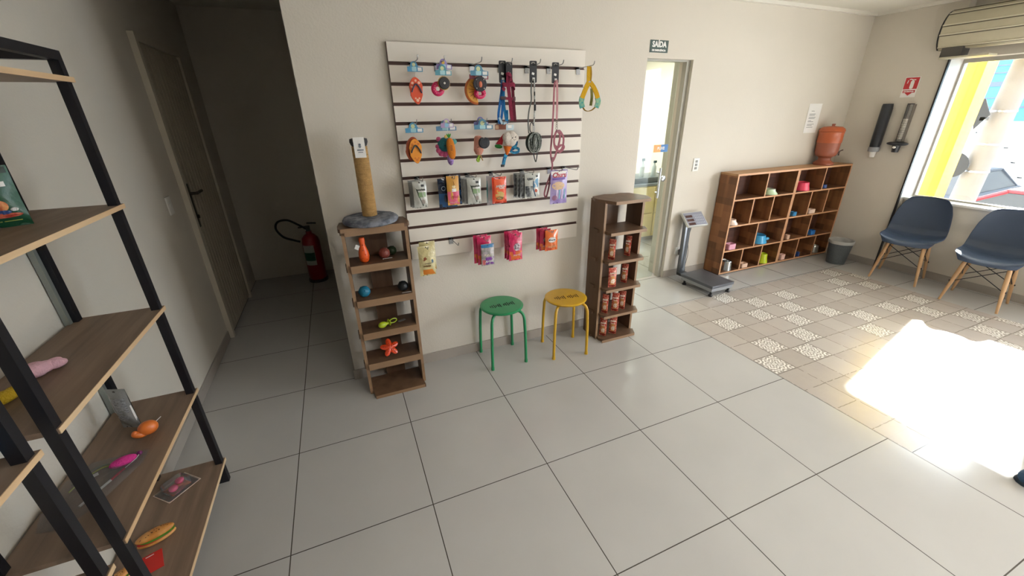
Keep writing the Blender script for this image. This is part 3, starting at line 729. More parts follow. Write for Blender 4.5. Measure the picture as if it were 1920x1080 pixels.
# ------------------------------------------------------------------ shell chairs
def shell_pt(u,v):
    P=[(-.232,.405),(-.222,.424),(-.19,.437),(-.10,.436),(0,.428),(.09,.428),(.155,.452),(.195,.51),(.218,.59),(.236,.68),(.25,.76),(.258,.815),(.259,.828)]
    Wd=[.175,.20,.222,.235,.238,.236,.234,.232,.226,.212,.185,.145,.10]
    n=len(P)-1; t=v*n; i=min(int(t),n-1); f=t-i
    f2=f
    y=P[i][0]*(1-f2)+P[i+1][0]*f2; z=P[i][1]*(1-f2)+P[i+1][1]*f2; w_=Wd[i]*(1-f2)+Wd[i+1]*f2
    s=max(0,min(1,(v-.42)/.25)); au=abs(u)
    seat=1-s
    z+=seat*(.035*au**2.6 if v>.1 else .035*au**2.6*v*10)-seat*.010*(1-au**2)
    y-=s*.055*au**2.2
    if v<.1: y+=.03*au**3
    return Vector((u*w_,y,z))
def chair(label,x,y,rz,grp=None):
    c=thing('shell_chair',label,'chair',(x,y,0),(0,0,rz))
    S=mat('shell_slate','324056',.5,var=.03,scale=10)
    nu,nv=20,36; vs=[shell_pt(-1+2*i/nu,j/nv) for j in range(nv+1) for i in range(nu+1)]
    f=[(j*(nu+1)+i,j*(nu+1)+i+1,(j+1)*(nu+1)+i+1,(j+1)*(nu+1)+i) for j in range(nv) for i in range(nu)]
    mb=MB(); mb.add(vs,f); o=mb.build('seat_shell',S,c); so=o.modifiers.new('t','SOLIDIFY'); so.thickness=.008; so.offset=-1
    o.modifiers.new('s','SUBSURF').levels=1
    Wd=wood('beech_leg','b08a62','caa47a',axis=2,scale=1)
    top={};bot={}
    for sx in (-1,1):
        for sy in (-1,1):
            a=Vector((sx*.135,sy*.12+.0,.392)); b=Vector((sx*.185,sy*.185+.005,.0)); 
            k=[a.lerp(b,t) for t in (0,.08,.35,.7,1)]; top[sx,sy]=a;bot[sx,sy]=b
            mb=MB(); mb.tube(k,[.012,.0165,.0165,.0125,.0095],14); mb.build('leg',Wd,c)
    for sx in (-1,1):
        for sy in (-1,1):
            pass
    W4=BLACKM
    pr=[((-1,-1),(1,-1)),((-1,1),(1,1)),((-1,-1),(-1,1)),((1,-1),(1,1))]
    for a,b in pr:
        mb=MB()
        pa=top[a].lerp(bot[a],.05); pb=top[b].lerp(bot[b],.52); qa=top[b].lerp(bot[b],.05); qb=top[a].lerp(bot[a],.52)
        mb.tube([pa,pb],.0035,8); mb.tube([qa+Vector((0,.004,0)),qb+Vector((0,.004,0))],.0035,8); mb.build('cross_brace',W4,c)
    for k in ((-1,-1),(1,-1),(-1,1),(1,1)):
        p_=top[k].lerp(bot[k],.52); MB().ell(.008,.008,.008,Matrix.Translation(p_+Vector((k[0]*.014,0,0))),n=10,m=6).build('brace_bolt',BLACKM,c)
    mb=MB(); mb.box(-.13,.13,-.115,-.10,.388,.40); mb.box(-.13,.13,.10,.115,.388,.40); mb.box(-.14,-.125,-.11,.11,.388,.40); mb.box(.125,.14,-.11,.11,.388,.40)
    mb.build('seat_bracket',BLACKM,c,False)
    return c
chair('dark slate shell chair on wooden legs, left one nearest the bin',5.775,.125,math.radians(-76))
chair('dark slate shell chair on wooden legs, right one with sunlit front edge',5.715,-.505,math.radians(-81))

# ------------------------------------------------------------------ fire extinguisher
def ext():
    s=thing('fire_extinguisher','red fire extinguisher standing at the dark hallway end','fire extinguisher',(.055,2.72,0))
    R=mat('extinguisher_red','8e0f1c',.35,var=.03,coat=.4)
    MB().lathe([(0,.02),(.082,.02),(.088,.035),(.088,.44),(.08,.485),(.05,.52),(.03,.53),(.03,.56),(0,.56)],32).build('cylinder',R,s)
    MB().lathe([(0,0),(.10,0),(.10,.02),(.095,.03),(.0,.03)],28).build('floor_stand',BLACKP,s)
    mb=MB(); mb.box(-.02,.02,-.02,.02,.56,.60); mb.box(-.09,.02,-.012,.012,.60,.615); mb.box(-.07,.02,-.012,.012,.635,.648,RY(math.radians(6))); mb.build('valve',col('34322f',.4,metal=.5),s)
    mb=MB(); mb.tube(spline([(-.02,0,.585),(-.08,-.02,.64),(-.17,-.03,.70),(-.26,-.03,.69),(-.29,-.03,.62),(-.24,-.03,.53),(-.15,-.02,.48),(-.095,-.03,.46)],8),.011,10); mb.build('hose',BLACKP,s)
    mb=MB(); mb.lathe([(.0885,.20),(.0885,.42)],16,a0=math.radians(205),a1=math.radians(285)); mb.build('label_sticker',col('bfc4bd'),s)
    mb=MB(); mb.lathe([(.0889,.25),(.0889,.34)],16,a0=math.radians(207),a1=math.radians(283)); mb.build('green_band',col('1d5c48'),s)
ext()

# ------------------------------------------------------------------ scratching post
def scratch():
    s=thing('cat_scratching_post','sisal cat scratching post on grey furry base, on top of shelf tower','scratching post',(.578,.452,1.113))
    FUR=mat('grey_fur','565b68',.95,col2='8e929b',scale=22,bump=1,bscale=120)
    mb=MB(); mb.lathe([(0,0),(.138,0),(.152,.008),(.155,.020),(.146,.032),(.12,.038),(0,.040)],72,wob=lambda a,z:.012*math.sin(9*a+z*80)+.01*math.sin(23*a)); mb.build('furry_base',FUR,s)
    n=44; prof=[(0,.04)]
    for k in range(n*4+1):
        z=.040+k*(.375/(n*4)); prof.append((.0385+.0028*abs(math.sin(PI*k/4)),z))
    prof.append((0,.415)); mb=MB(); mb.lathe(prof,32); mb.build('sisal_rope',mat('sisal','b8935c',.9,var=.16,scale=60,bump=.7,bscale=260),s)
    MB().lathe([(0,.415),(.036,.415),(.04,.42),(.046,.436),(.044,.452),(.02,.458),(0,.458)],32,wob=lambda a,z:.05*math.sin(8*a)).build('fur_cap',mat('dark_fur','4a4a4c',.95,var=.2,scale=60,bump=1,bscale=200),s)
    mb=MB(); P=[(-.030,-.047,.462),(.026,-.047,.462),(.026,-.052,.36),(-.030,-.052,.36)]
    mb.add([(x,y,z) for x,y,z in P]+[(x,y-.001,z) for x,y,z in P],[(0,1,2,3),(7,6,5,4),(0,4,5,1),(1,5,6,2),(2,6,7,3),(3,7,4,0)]); mb.build('hang_tag',CARD,s,False)
    mb=MB(); mb.prism(circ(.006,12,0,.425),-.0535,-.0525); mb.prism([(-.008,.418),(.008,.418),(0,.408)],-.0535,-.0525); mb.box(-.016,.016,-.0545,-.0535,.396,.401); mb.box(-.012,.012,-.0545,-.0535,.386,.389); mb.build('tag_print',col('5d6672'),s,False)
scratch()

# ------------------------------------------------------------------ toys on left tower
def tagcard(p,M,w_=.035,h_=.02,m=None): 
    return MB().box(-w_/2,w_/2,-.0006,.0006,-h_/2,h_/2,M).build('price_tag',m or CARD,p,False)
def pin():
    s=thing('dog_toy','orange bowling pin rubber toy with a white tag, top shelf of toy tower','toy',(.508,.415,.894))
    O=mat('orange_rubber','e0571c',.4,var=.04,coat=.2)
    MB().lathe([(0,0),(.018,.0),(.026,.01),(.030,.035),(.028,.06),(.019,.09),(.0145,.105),(.015,.118),(.018,.132),(.014,.147),(0,.151)],28,RX(math.radians(4))).build('body',O,s)
    mb=MB()
    for a,z,r in ((250,.03,.029),(285,.05,.0285),(300,.02,.027),(265,.075,.023),(275,.105,.0148)):
        t=math.radians(a); mb.ell(.003,.003,.003,T(r*math.cos(t),r*math.sin(t)-z*.07,z),n=8,m=6)
    mb.build('dimples',col('8f2f10'),s)
    tagcard(s,T(-.030,-.02,.095)@RY(.5),.022,.026)
pin()
def ball(label,x,y,z,r,c,tagm=None,rope=None,c2=None):
    s=thing('toy_ball',label,'ball',(x,y,z)); m=mat('ball_'+c,c,.45,var=.08,scale=20,col2=c2)
    MB().ell(r,r,r,T(0,0,r),n=32,m=20).build('sphere',m,s)
    mb=MB()
    for k in range(10):
        a=k*2.399; zz=1-2*(k+.5)/10; q=math.sqrt(1-zz*zz); mb.ell(r*.13,r*.13,r*.13,T(q*r*.97*math.cos(a),q*r*.97*math.sin(a),r+zz*r*.97),n=8,m=6)
    mb.build('nubs',m,s)
    if tagm: tagcard(s,T(*tagm)@RX(1.2),.055,.02)
    return s
ball('brick red toy ball on the top shelf of the toy tower',.624,.43,.893,.032,'7c3a30',(.01,-.036,.008))
ball('dark green toy ball behind the brick red one',.672,.475,.893,.028,'24351c')
ball('teal blue toy ball at the left of the toy tower second shelf',.476,.415,.673,.034,'17708f',None)
ball('black toy ball with a white tag at the right of second shelf',.704,.41,.673,.032,'15191c',(.012,-.042,.004))
def pacifier():
    s=thing('dog_toy','lime green pacifier-shaped toy lying on the third shelf','toy',(.575,.395,.4575),(0,0,math.radians(20)))
    m=mat('lime','a9bd1e',.4,coat=.3)
    mb=MB(); mb.ell(.028,.020,.020,T(-.03,0,.02)); mb.tube([(-.01,0,.02),(.012,0,.02)],.010,12); mb.build('bulb',m,s)
    MB().ell(.006,.024,.022,T(.014,0,.022)).build('guard',m,s)
    mb=MB(); mb.tube([(.042+.024*math.cos(a*PI/10),.0,.024+.014*math.sin(a*PI/10)) for a in range(20)],.0035,8,closed=True); mb.build('ring',m,s)
    tagcard(s,T(.10,.0,.004)@RX(PI/2),.05,.022,col('7a7876'))
pacifier()
def star():
    s=thing('dog_toy','orange starfish rubber toy on the fourth shelf','toy',(.572,.388,.266),(math.radians(-38),0,math.radians(8)))
    v=[];n=60
    rings=6
    for j in range(rings+1):
        q=j/rings
        for i in range(n):
            a=2*PI*i/n; st=abs(math.cos(2.5*(a-PI/2)))
            R=.029+.031*st**1.3; 
            v.append((R*q*math.cos(a),-.013*(1-q**3)*(1-.4*q),R*q*math.sin(a)+.035))
    f=[(j*n+i,j*n+(i+1)%n,(j+1)*n+(i+1)%n,(j+1)*n+i) for j in range(rings) for i in range(n)]
    k=len(v); v+=[(x,.006,z) if False else (x*.96,-y*.5,(z-.035)*.96+.035) for x,y,z in v]; f+=[(d+k,c+k,b+k,a+k) for a,b,c,d in f]
    mb=MB(); mb.add(v,f); bmesh.ops.remove_doubles(mb.bm,verts=mb.bm.verts[:],dist=.0004); mb.build('body',mat('orange_star','d8451c',.35,coat=.3),s,sub=1)
    mb=MB()
    for i in range(5):
        a=PI/2+i*2*PI/5
        for q in (.016,.028,.04): mb.ell(.003,.002,.003,T(q*math.cos(a),-.014+q*.12,.035+q*math.sin(a)),n=8,m=6)
    mb.build('bumps',col('9b2c12'),s)
star()

# ------------------------------------------------------------------ bags and pouches
def surf_fn(w_,h_,d):
    def f(x,z):
        u=max(-1,min(1,2*x/w_)); v=max(0,min(1,-z/h_))
        return -d*(1-abs(u)**2.5)*max(0,math.sin(PI*min(1,v*1.05)))**.6 - .0008*math.sin(38*u+9*v)*(.5+v)
    return f
def pouch(parent,w_,h_,d,m,name='bag',M=None,nx=14,nz=18):
    fn=surf_fn(w_,h_,d); v=[];f=[]
    for side in (0,1):
        for j in range(nz+1):
            for i in range(nx+1):
                u=-1+2*i/nx; x=u*w_/2*(1-.03*math.sin(PI*j/nz)); z=-h_*j/nz
                y=fn(x,z); v.append((x, y if side==0 else -y*.8+.0006, z))
    k=(nx+1)*(nz+1)
    for j in range(nz):
        for i in range(nx):
            a=j*(nx+1)+i; f.append((a,a+1,a+nx+2,a+nx+1)); f.append((a+k,a+nx+1+k,a+nx+2+k,a+1+k))
    mb=MB(); mb.add(v,f,M); bmesh.ops.remove_doubles(mb.bm,verts=mb.bm.verts[:],dist=.0007)
    o=mb.build(name,m,parent); return fn
def patch(parent,name,fn,m,pts=None,rect=None,ell=None,off=.0007,nx=10,nz=8,M=None):
    v=[];f=[]
    if rect:
        x0,x1,z0,z1=rect
        for j in range(nz+1):
            for i in range(nx+1):
                x=x0+(x1-x0)*i/nx; z=z0+(z1-z0)*j/nz; v.append((x,fn(x,z)-off,z))
        f=[(j*(nx+1)+i,j*(nx+1)+i+1,(j+1)*(nx+1)+i+1,(j+1)*(nx+1)+i) for j in range(nz) for i in range(nx)]
    elif ell:
        cx,cz,rx,rz=ell; v=[(cx,fn(cx,cz)-off,cz)]; R=4;n=24
        for r in range(1,R+1):
            for i in range(n):
                a=2*PI*i/n; x=cx+rx*r/R*math.cos(a); z=cz+rz*r/R*math.sin(a); v.append((x,fn(x,z)-off,z))
        f=[(0,1+i,1+(i+1)%n) for i in range(n)]+[(1+(r-1)*n+i,1+r*n+i,1+r*n+(i+1)%n,1+(r-1)*n+(i+1)%n) for r in range(1,R) for i in range(n)]
    else:
        t=MB(); t.prism(pts,0,.001); bm=t.bm; bmesh.ops.delete(bm,geom=[q for q in bm.verts if q.co.y>.0005],context='VERTS')
        bmesh.ops.triangulate(bm,faces=bm.faces[:]); bmesh.ops.subdivide_edges(bm,edges=bm.edges[:],cuts=2,use_grid_fill=True)
        for q in bm.verts: q.co.y=fn(q.co.x,q.co.z)-off
        if M: bmesh.ops.transform(bm,matrix=M,verts=bm.verts[:])
        return t.build(name,m,parent)
    mb=MB(); mb.add(v,f,M); return mb.build(name,m,parent)
def squig(parent,fn,m,x0,x1,z,h,n=9,name='brand_script',t=.0016,off=.0012):
    random.seed(int(abs(x0*1e4)+abs(z*1e4))); P=[]
    for i in range(n*2+1):
        x=x0+(x1-x0)*i/(n*2); zz=z+(h/2 if i%2 else -h/2)*random.uniform(.5,1); P.append((x,fn(x,zz)-off,zz))
    mb=MB(); mb.tube(spline(P,4),t,5,flat=(1,1)); return mb.build(name,m,parent)
def pack(name,label,x,y,ztop,w_,h_,d,m,deco=None,rot=0,tilt=0,group=None,cat='treat pouch',roll=0):
    s=thing(name,label,cat,(x,y,ztop),(tilt,roll,rot),group); fn=pouch(s,w_,h_,d,m)
    MB().prism(circ(.0045,12,0,-.008),fn(0,-.008)-.0012,fn(0,-.008)-.0004).build('hang_hole',col('3a3835'),s,False)
    if deco: deco(s,fn,w_,h_)
    return s
# red sachets
RS=mat('sachet_print','a81e18',.25,col2='d98a70',scale=70,coat=.5,bump=.4,bscale=40); RSW=col('ead9c8')
def sach(row,x,y,rz,label,w_=.052,h_=.155,k=0):
    z=FS_Z[row]
    s=thing('snack_sachet',label,'sachet',(x,y,z+h_+.001),(math.radians(-3),0,rz),None)
    fn=pouch(s,w_,h_,.012,RS)
    patch(s,'gold_panel',fn,col('c98a4a'),ell=(0,-h_*.62,w_*.36,h_*.25))
    patch(s,'food_picture',fn,RSW,ell=(.002,-h_*.68,w_*.26,h_*.13),off=.0012)
    squig(s,fn,RSW,-w_*.36,w_*.36,-h_*.27,.018,6)
    squig(s,fn,RSW,-w_*.3,w_*.3,-h_*.40,.010,6,'small_script',.001)
    patch(s,'lower_stripe',fn,col('7d2016'),rect=(-w_*.42,w_*.42,-h_*.95,-h_*.88))
rows={3:'second',2:'third',1:'fourth',0:'bottom'}
for row,x,y,rz,w_,wh in [(3,2.212,.345,-.9,.05,'left red snack sachet on the second shelf level of the snack tower'),(3,2.375,.37,-1.2,.05,'right red snack sachet on second shelf level of the snack tower'),
        (2,2.225,.335,-.15,.066,'wide front-facing red snack sachet, third level of the snack tower'),(2,2.368,.37,-1.0,.05,'narrow turned red snack sachet, third level at right'),
        (1,2.195,.35,-.95,.05,'leftmost red snack sachet on the fourth level'),(1,2.285,.345,-.7,.055,'middle red snack sachet on the fourth level'),(1,2.36,.355,-.9,.05,'rightmost red snack sachet on the fourth level'),
        (0,2.202,.36,-.8,.055,'left red snack sachet on the bottom level of the tower'),(0,2.292,.355,-.7,.058,'right red snack sachet on the bottom level of the tower')]:
    sach(row,x,y,rz,wh,w_)

# ------------------------------------------------------------------ slatwall
SY=.566   # face of the board
def zslot(k): return 1.937-.1016*k
def slatwall():
    s=thing('slatwall_panel','large cream slatwall board with brown grooves on the front wall','slatwall',(1.418,SY,.812))
    F=mat('slat_cream','e6dfd4',.5,var=.02,scale=4); W=.618
    ed=[2.038]+[zslot(k) for k in range(11)]+[.812]
    for i in range(12):
        top=ed[i]-(.009 if i else 0); bot=ed[i+1]+(.009 if i<11 else 0)
        box('slat',-W,W,0,.0195,bot-.812,top-.812,F,s)
    for k in range(11):
        z=zslot(k)-.812
        mb=MB(); mb.box(-W+.001,W-.001,.010,.0192,z-.009,z+.009); mb.box(-W+.001,W-.001,.0015,.0025,z-.009,z-.006); mb.build('groove_insert',mat('groove_brown','4a2c22',.5,var=.05),s,False)
    box('edge_strip',-W-.002,-W,0,.0195,0,1.226,mat('slat_edge','5c4638',.6),s)
slatwall()
HG='chrome hooks on the slatwall'
def hook(k,x,label,L=.19,up=.022):
    z=zslot(k); s=thing('display_hook',label,'hook',(x,SY,z))
    m=mat('hook_chrome','a8aaad',.25,metal=.9,var=.05)
    MB().box(-.014,.014,-.004,.0095,-.006,.006).box(-.014,.014,-.004,-.001,-.036,.005).build('clip_plate',m,s,False)
    MB().tube(spline([(0,-.002,0),(0,-.05,.0),(0,-L+.03,.001),(0,-L+.008,.007),(0,-L,up)],5),.0027,8).build('rod',m,s)
names={0:'top row',3:'second row',6:'third row',10:'bottom row'}
for k,xs in {0:[.922,1.062,1.268,1.447,1.622,1.772,1.985],3:[.885,1.075,1.285,1.428],6:[.885,1.072,1.205,1.365,1.585,1.79,1.905],10:[.875,1.067,1.262,1.483,1.735]}.items():
    for i,x in enumerate(xs):
        o={'0':['holding the orange-red flip-flop toy','holding the black record toy','holding the black tyre toy','holding the burgundy and blue harnesses','holding the black and white harness','holding the pink harness','holding the yellow harness'],
           '3':['holding the orange flip-flop toy pair','holding the octopus and carrot toys','holding the sushi plush toy','holding the ice cream plush toy'],
           '6':['holding silver pouches at the left edge','holding the yellow and pink pack','holding silver-green pouches','holding the orange pouch','holding grey and blue pouches','holding the purple packet','that is empty, at the right edge'],
           '10':['holding the beige pouches','that is empty','holding the pink and blue pouches','holding the plain pink pouches','holding the orange and pink treat bags']}[str(k)][i]
        hook(k,x,f'chrome slatwall hook, {names[k]}, {o}')
# --- header cards
def header(s,w_,dz,y=0,c1='4b8fb5',c2='9fc9d0',c3='c7cfa0',dx=0,bump=1):
    h=.030
    pts=[(-w_/2,-h),(-w_/2,-.006)]+[(-w_*.28,-.004)]+arc(-w_*.05,.002,w_*.22*bump,170,10,8)+[(w_*.22,-.004),(w_/2,-.008),(w_/2,-h)]
    M=T(dx,y,dz)
    MB().prism(pts,-.0005,.0005,M).build('header_card',col(c1,.4),s,False)
    mb=MB(); mb.prism(rr(w_*.3,h*.7,.004),-.0012,-.0005,M@T(-w_*.05,0,-h*.55)); mb.build('card_print',col(c2,.4),s,False)
    mb=MB(); mb.prism(circ(w_*.11,16),-.0016,-.0005,M@T(-w_*.06,0,.004)); mb.build('card_figure',col(c3,.4),s,False)
    MB().box(w_*.18,w_*.44,-.0014,-.0005,-h*.85,-h*.3,M).build('price_label',CARD,s,False)
    MB().tube([(dx,y,dz-h),(dx,y,dz-h-.02)],.0008,5).build('tie',CARD,s)
def sole(s,L_,W_,m,M,edge,name='sole',th=.012):
    n=40; pts=[]
    for i in range(n):
        a=2*PI*i/n; z=math.cos(a)*L_/2; x=math.sin(a)*W_/2*(1-.16*math.cos(2*a+.4)+.18*(z/(L_/2)))
        pts.append((x*(.9 if abs(z)<L_*.12 else 1),z))
    MB().prism(pts,-th/2,th/2,M).build(name,m,s,bevel=.002); return pts
def flip(label,x,y,z,c,c2,strap,back=None,hw=.082):
    s=thing('flip_flop_toy',label,'toy',(x,y,z)); L_,W_=.135,.066
    if back: sole(s,L_*.98,W_,col(back,.5),T(-.016,.022,-.055)@RY(.22),back,'rear_sole')
    sole(s,L_,W_,col(c,.5),T(0,0,-.068)@RY(-.06),c)
    MB().tube(spline([(-.026,-.008,-.075),(-.018,-.014,-.055),(0,-.012,-.035),(.018,-.014,-.055),(.028,-.008,-.078)],6),.004,8).build('strap',col(strap,.5),s)
    mb=MB()
    for a,b,r in ((-.018,-.03,.007),(.017,-.028,.007),(.0,-.018,.006),(-.024,-.048,.005),(.002,-.115,.008),(-.008,-.105,.005),(.012,-.105,.005)): mb.prism(circ(r,12,a,b),-.0072,-.006)
    mb.build('flower_print',col(c2,.5),s,False)
    header(s,hw,.055 if not back else .062,0,dx=.004)
flip('orange-red flip-flop rubber toy hanging at the top left of slatwall',.92,.49,1.866,'d9502c','e9b49a','3b3a52')
flip('pair of orange flip-flop rubber toys hanging in the second row at left',.882,.485,1.553,'e2902a','cf7422','2f3a40',back='a34a26',hw=.1)
def disc(label,x,y,z,r,c,rim,centre,cz='c8c4bc',bite=False):
    s=thing('record_toy',label,'toy',(x,y,z))
    pts=circ(r,40) if not bite else [(r*math.cos(a)*(1-(.28 if math.sin(a)>.9 else 0)),r*math.sin(a)*(1-(.28 if abs(a-PI/2)<.3 else 0))) for a in [2*PI*i/60 for i in range(60)]]
    MB().prism(pts,-.009,.009).build('disc',col(c,.35),s,bevel=.003)
    if rim: MB().tube([(r*.98*math.cos(2*PI*i/32),.004,r*.98*math.sin(2*PI*i/32)) for i in range(32)],.004,8,closed=True).build('rim',col(rim,.5),s)
    for k in (.5,.72): MB().tube([(r*k*math.cos(2*PI*i/32),-.0092,r*k*math.sin(2*PI*i/32)) for i in range(32)],.0008,5,closed=True).build('groove_ring',col('3a3a3c',.3),s)
    if centre: MB().lathe([(0,0),(r*centre,0),(r*centre,.003),(0,.004)],24,T(0,-.009,0)@RX(PI/2)).build('centre',col(cz,.4),s)
    return s
o=disc('round black record toy with yellow rim under blue header cards, top row',1.066,.44,1.834,.031,'1b1a1c','c9a04a',.18)
header(o,.09,.068,.0,c1='4e8fa0'); header(o,.085,.098,.012,c1='8d7fb8',c3='d9b04a',dx=.01)
def donut(label,x,y,z,r,c,squash=1):
    s=thing('donut_toy',label,'toy',(x,y,z))
    mb=MB(); n=32;k=12;v=[(( r*.66+r*.36*math.cos(b))*math.cos(a),r*.36*math.sin(b),(r*.66+r*.36*math.cos(b))*math.sin(a)*squash) for a in [2*PI*i/n for i in range(n)] for b in [2*PI*j/k for j in range(k)]]
    mb.add(v,[(i*k+j,i*k+(j+1)%k,((i+1)%n)*k+(j+1)%k,((i+1)%n)*k+j) for i in range(n) for j in range(k)]); mb.build('ring',col(c,.4),s)
    mb=MB(); random.seed(7)
    for i in range(14):
        a=2*PI*i/14+.2; q=r*random.uniform(.5,.85); mb.ell(.0025,.0015,.0015,T(q*math.cos(a),-r*.34,q*math.sin(a)*squash)@RY(i),n=6,m=4)
    mb.build('sprinkles',col('f0dfe0',.5),s)
    return s
donut('pink sprinkled donut toy hanging behind the black record toy',1.038,.478,1.808,.037,'d0215e')
o=disc('black tyre-shaped toy with a reddish centre, top row of slatwall',1.272,.44,1.832,.039,'20202a',None,.62,'2c1c22')
MB().ell(.010,.004,.016,T(0,-.012,-.002)).build('hub_figure',col('c96a4a'),o)
mb=MB()
for k in range(4): a=PI/4+k*PI/2; mb.ell(.003,.002,.003,T(.031*math.cos(a),-.010,.031*math.sin(a)),n=8,m=5)
mb.build('stud',CARD,o)
header(o,.105,.072,0,c1='4a7f9a'); header(o,.112,.055,.012,c1='8c3a46',c2='d8a090',c3='e0d0c0')
donut('pink sprinkled donut toy hanging behind the tyre toy',1.282,.475,1.785,.036,'cf1f5c',.8)
def croissant():
    s=thing('citrus_slice_toy','yellow and orange citrus-slice toy hanging behind the black tyre toy','toy',(1.243,.50,1.802))
    pts=arc(.03,0,.066,88,272,24); MB().prism(pts+[(.03,-.04),(.02,0),(.03,.04)],-.012,.012).build('slice',col('d99a3c',.5),s,bevel=.004)
    MB().tube([(x,0,z) for x,z in arc(.03,0,.066,88,272,24)],.0095,8).build('peel',col('b8602a',.5),s)
    mb=MB()
    for a in range(105,260,22): mb.tube([(.03+.015*math.cos(math.radians(a)),-.0125,.015*math.sin(math.radians(a))),(.03+.055*math.cos(math.radians(a)),-.0125,.055*math.sin(math.radians(a)))],.0014,5)
    mb.build('segment_lines',col('8f4a1c'),s)
croissant()
# --- harness sets
def bcard(s,w_,h_,x,y,z,extra=True):
    MB().prism(rr(w_,h_,.007),-.0007,.0007,T(x,y,z-h_/2)).build('backing_card',col('1b1c22',.4),s,False)
    mb=MB(); mb.tube([(x+a,y-.0012,z-.012+b) for a,b in ((-.010,-.004),(-.010,.001),(-.004,.004),(.004,.004),(.010,.001),(.010,-.004))],.0016,6); mb.build('hang_slot',col('b9b4aa'),s)
    MB().box(-.008,.008,-.0015,-.0007,-.006,.006,T(x-.001,y,z-h_*.58)@RY(.3 if extra else 0)).build('price_label',CARD,s,False)
    MB().box(-.008,.008,-.002,-.0007,-.008,.008,T(x+.003,y,z-h_*.83)).build('strap_tie',CARD,s,False)
def buckle(s,M,c='2a1a1e',w_=.026,h_=.018):
    MB().box(-w_/2,w_/2,-.004,.004,-h_/2,h_/2,M,bev=.002).build('buckle',col(c,.35),s)
def burg():
    s=thing('pet_harness','burgundy pet harness and collar on a black card, top row','harness',(1.447,.455,1.952))
    bcard(s,.040,.10,.012,.0,-.004)
    B=fab('7d1f3a'); 
    MB().ribbon(spline([(.003,-.006,-.075),(-.002,-.012,-.11),(.004,-.012,-.16),(.012,-.01,-.22),(.022,-.008,-.315)],6),.022,.004).build('main_strap',B,s)
    MB().ribbon(spline([(.02,-.002,-.085),(.030,-.004,-.14),(.036,-.004,-.22),(.045,-.002,-.32)],6),.018,.004).build('rear_strap',fab('5a1526'),s)
    MB().ribbon(spline([(-.036,-.012,-.128),(-.030,-.018,-.122),(0,-.02,-.124),(.028,-.018,-.120),(.040,-.01,-.134),(.036,.004,-.145)],6),.022,.004,side=(0,0,1)).build('chest_strap',B,s)
    MB().ribbon(spline([(-.036,-.012,-.128),(-.034,-.01,-.14),(-.02,-.008,-.15)],6),.018,.004,side=(0,0,1)).build('loop_end',B,s)
    MB().ribbon(spline([(-.012,-.01,-.07),(.002,-.016,-.066),(.014,-.012,-.075),(.014,-.012,-.105)],5),.018,.004,side=(0,0,1)).build('top_loop',B,s)
    buckle(s,T(-.034,-.012,-.192),'3a1c20',.034,.018); buckle(s,T(.038,-.008,-.196),'53262c',.016,.022)
    MB().ribbon([(-.034,-.012,-.192),(.0,-.014,-.195),(.038,-.008,-.196)],.014,.003,side=(0,0,1)).build('belly_strap',B,s)
    return s
burg()
def blueh():
    s=thing('pet_harness','blue pet harness hanging behind the burgundy one, top row','harness',(1.425,.475,1.956))
    bcard(s,.044,.115,0,0,0)
    for P,c in (([(-.004,-.002,-.10),(-.008,-.004,-.15),(-.022,-.006,-.22),(-.034,-.006,-.29),(-.026,-.006,-.332),(-.012,-.008,-.28),(-.004,-.008,-.2)],'1f5f9e'),([(.008,-.002,-.10),(.002,-.005,-.2),(.008,-.006,-.27),(.02,-.006,-.33),(.022,-.004,-.26)],'2a86c2')):
        MB().ribbon(spline(P,6),.015,.003).build('strap',fab(c),s)
    MB().ribbon(spline([(-.03,-.008,-.30),(-.01,-.01,-.335),(.016,-.01,-.325)],5),.013,.003).build('white_trim',fab('b9d3e0'),s)
    MB().ribbon(spline([(.0,-.004,-.105),(.004,-.008,-.12),(.0,-.008,-.14)],5),.012,.003).build('neck_strap',fab('c8c4d0'),s)
blueh()
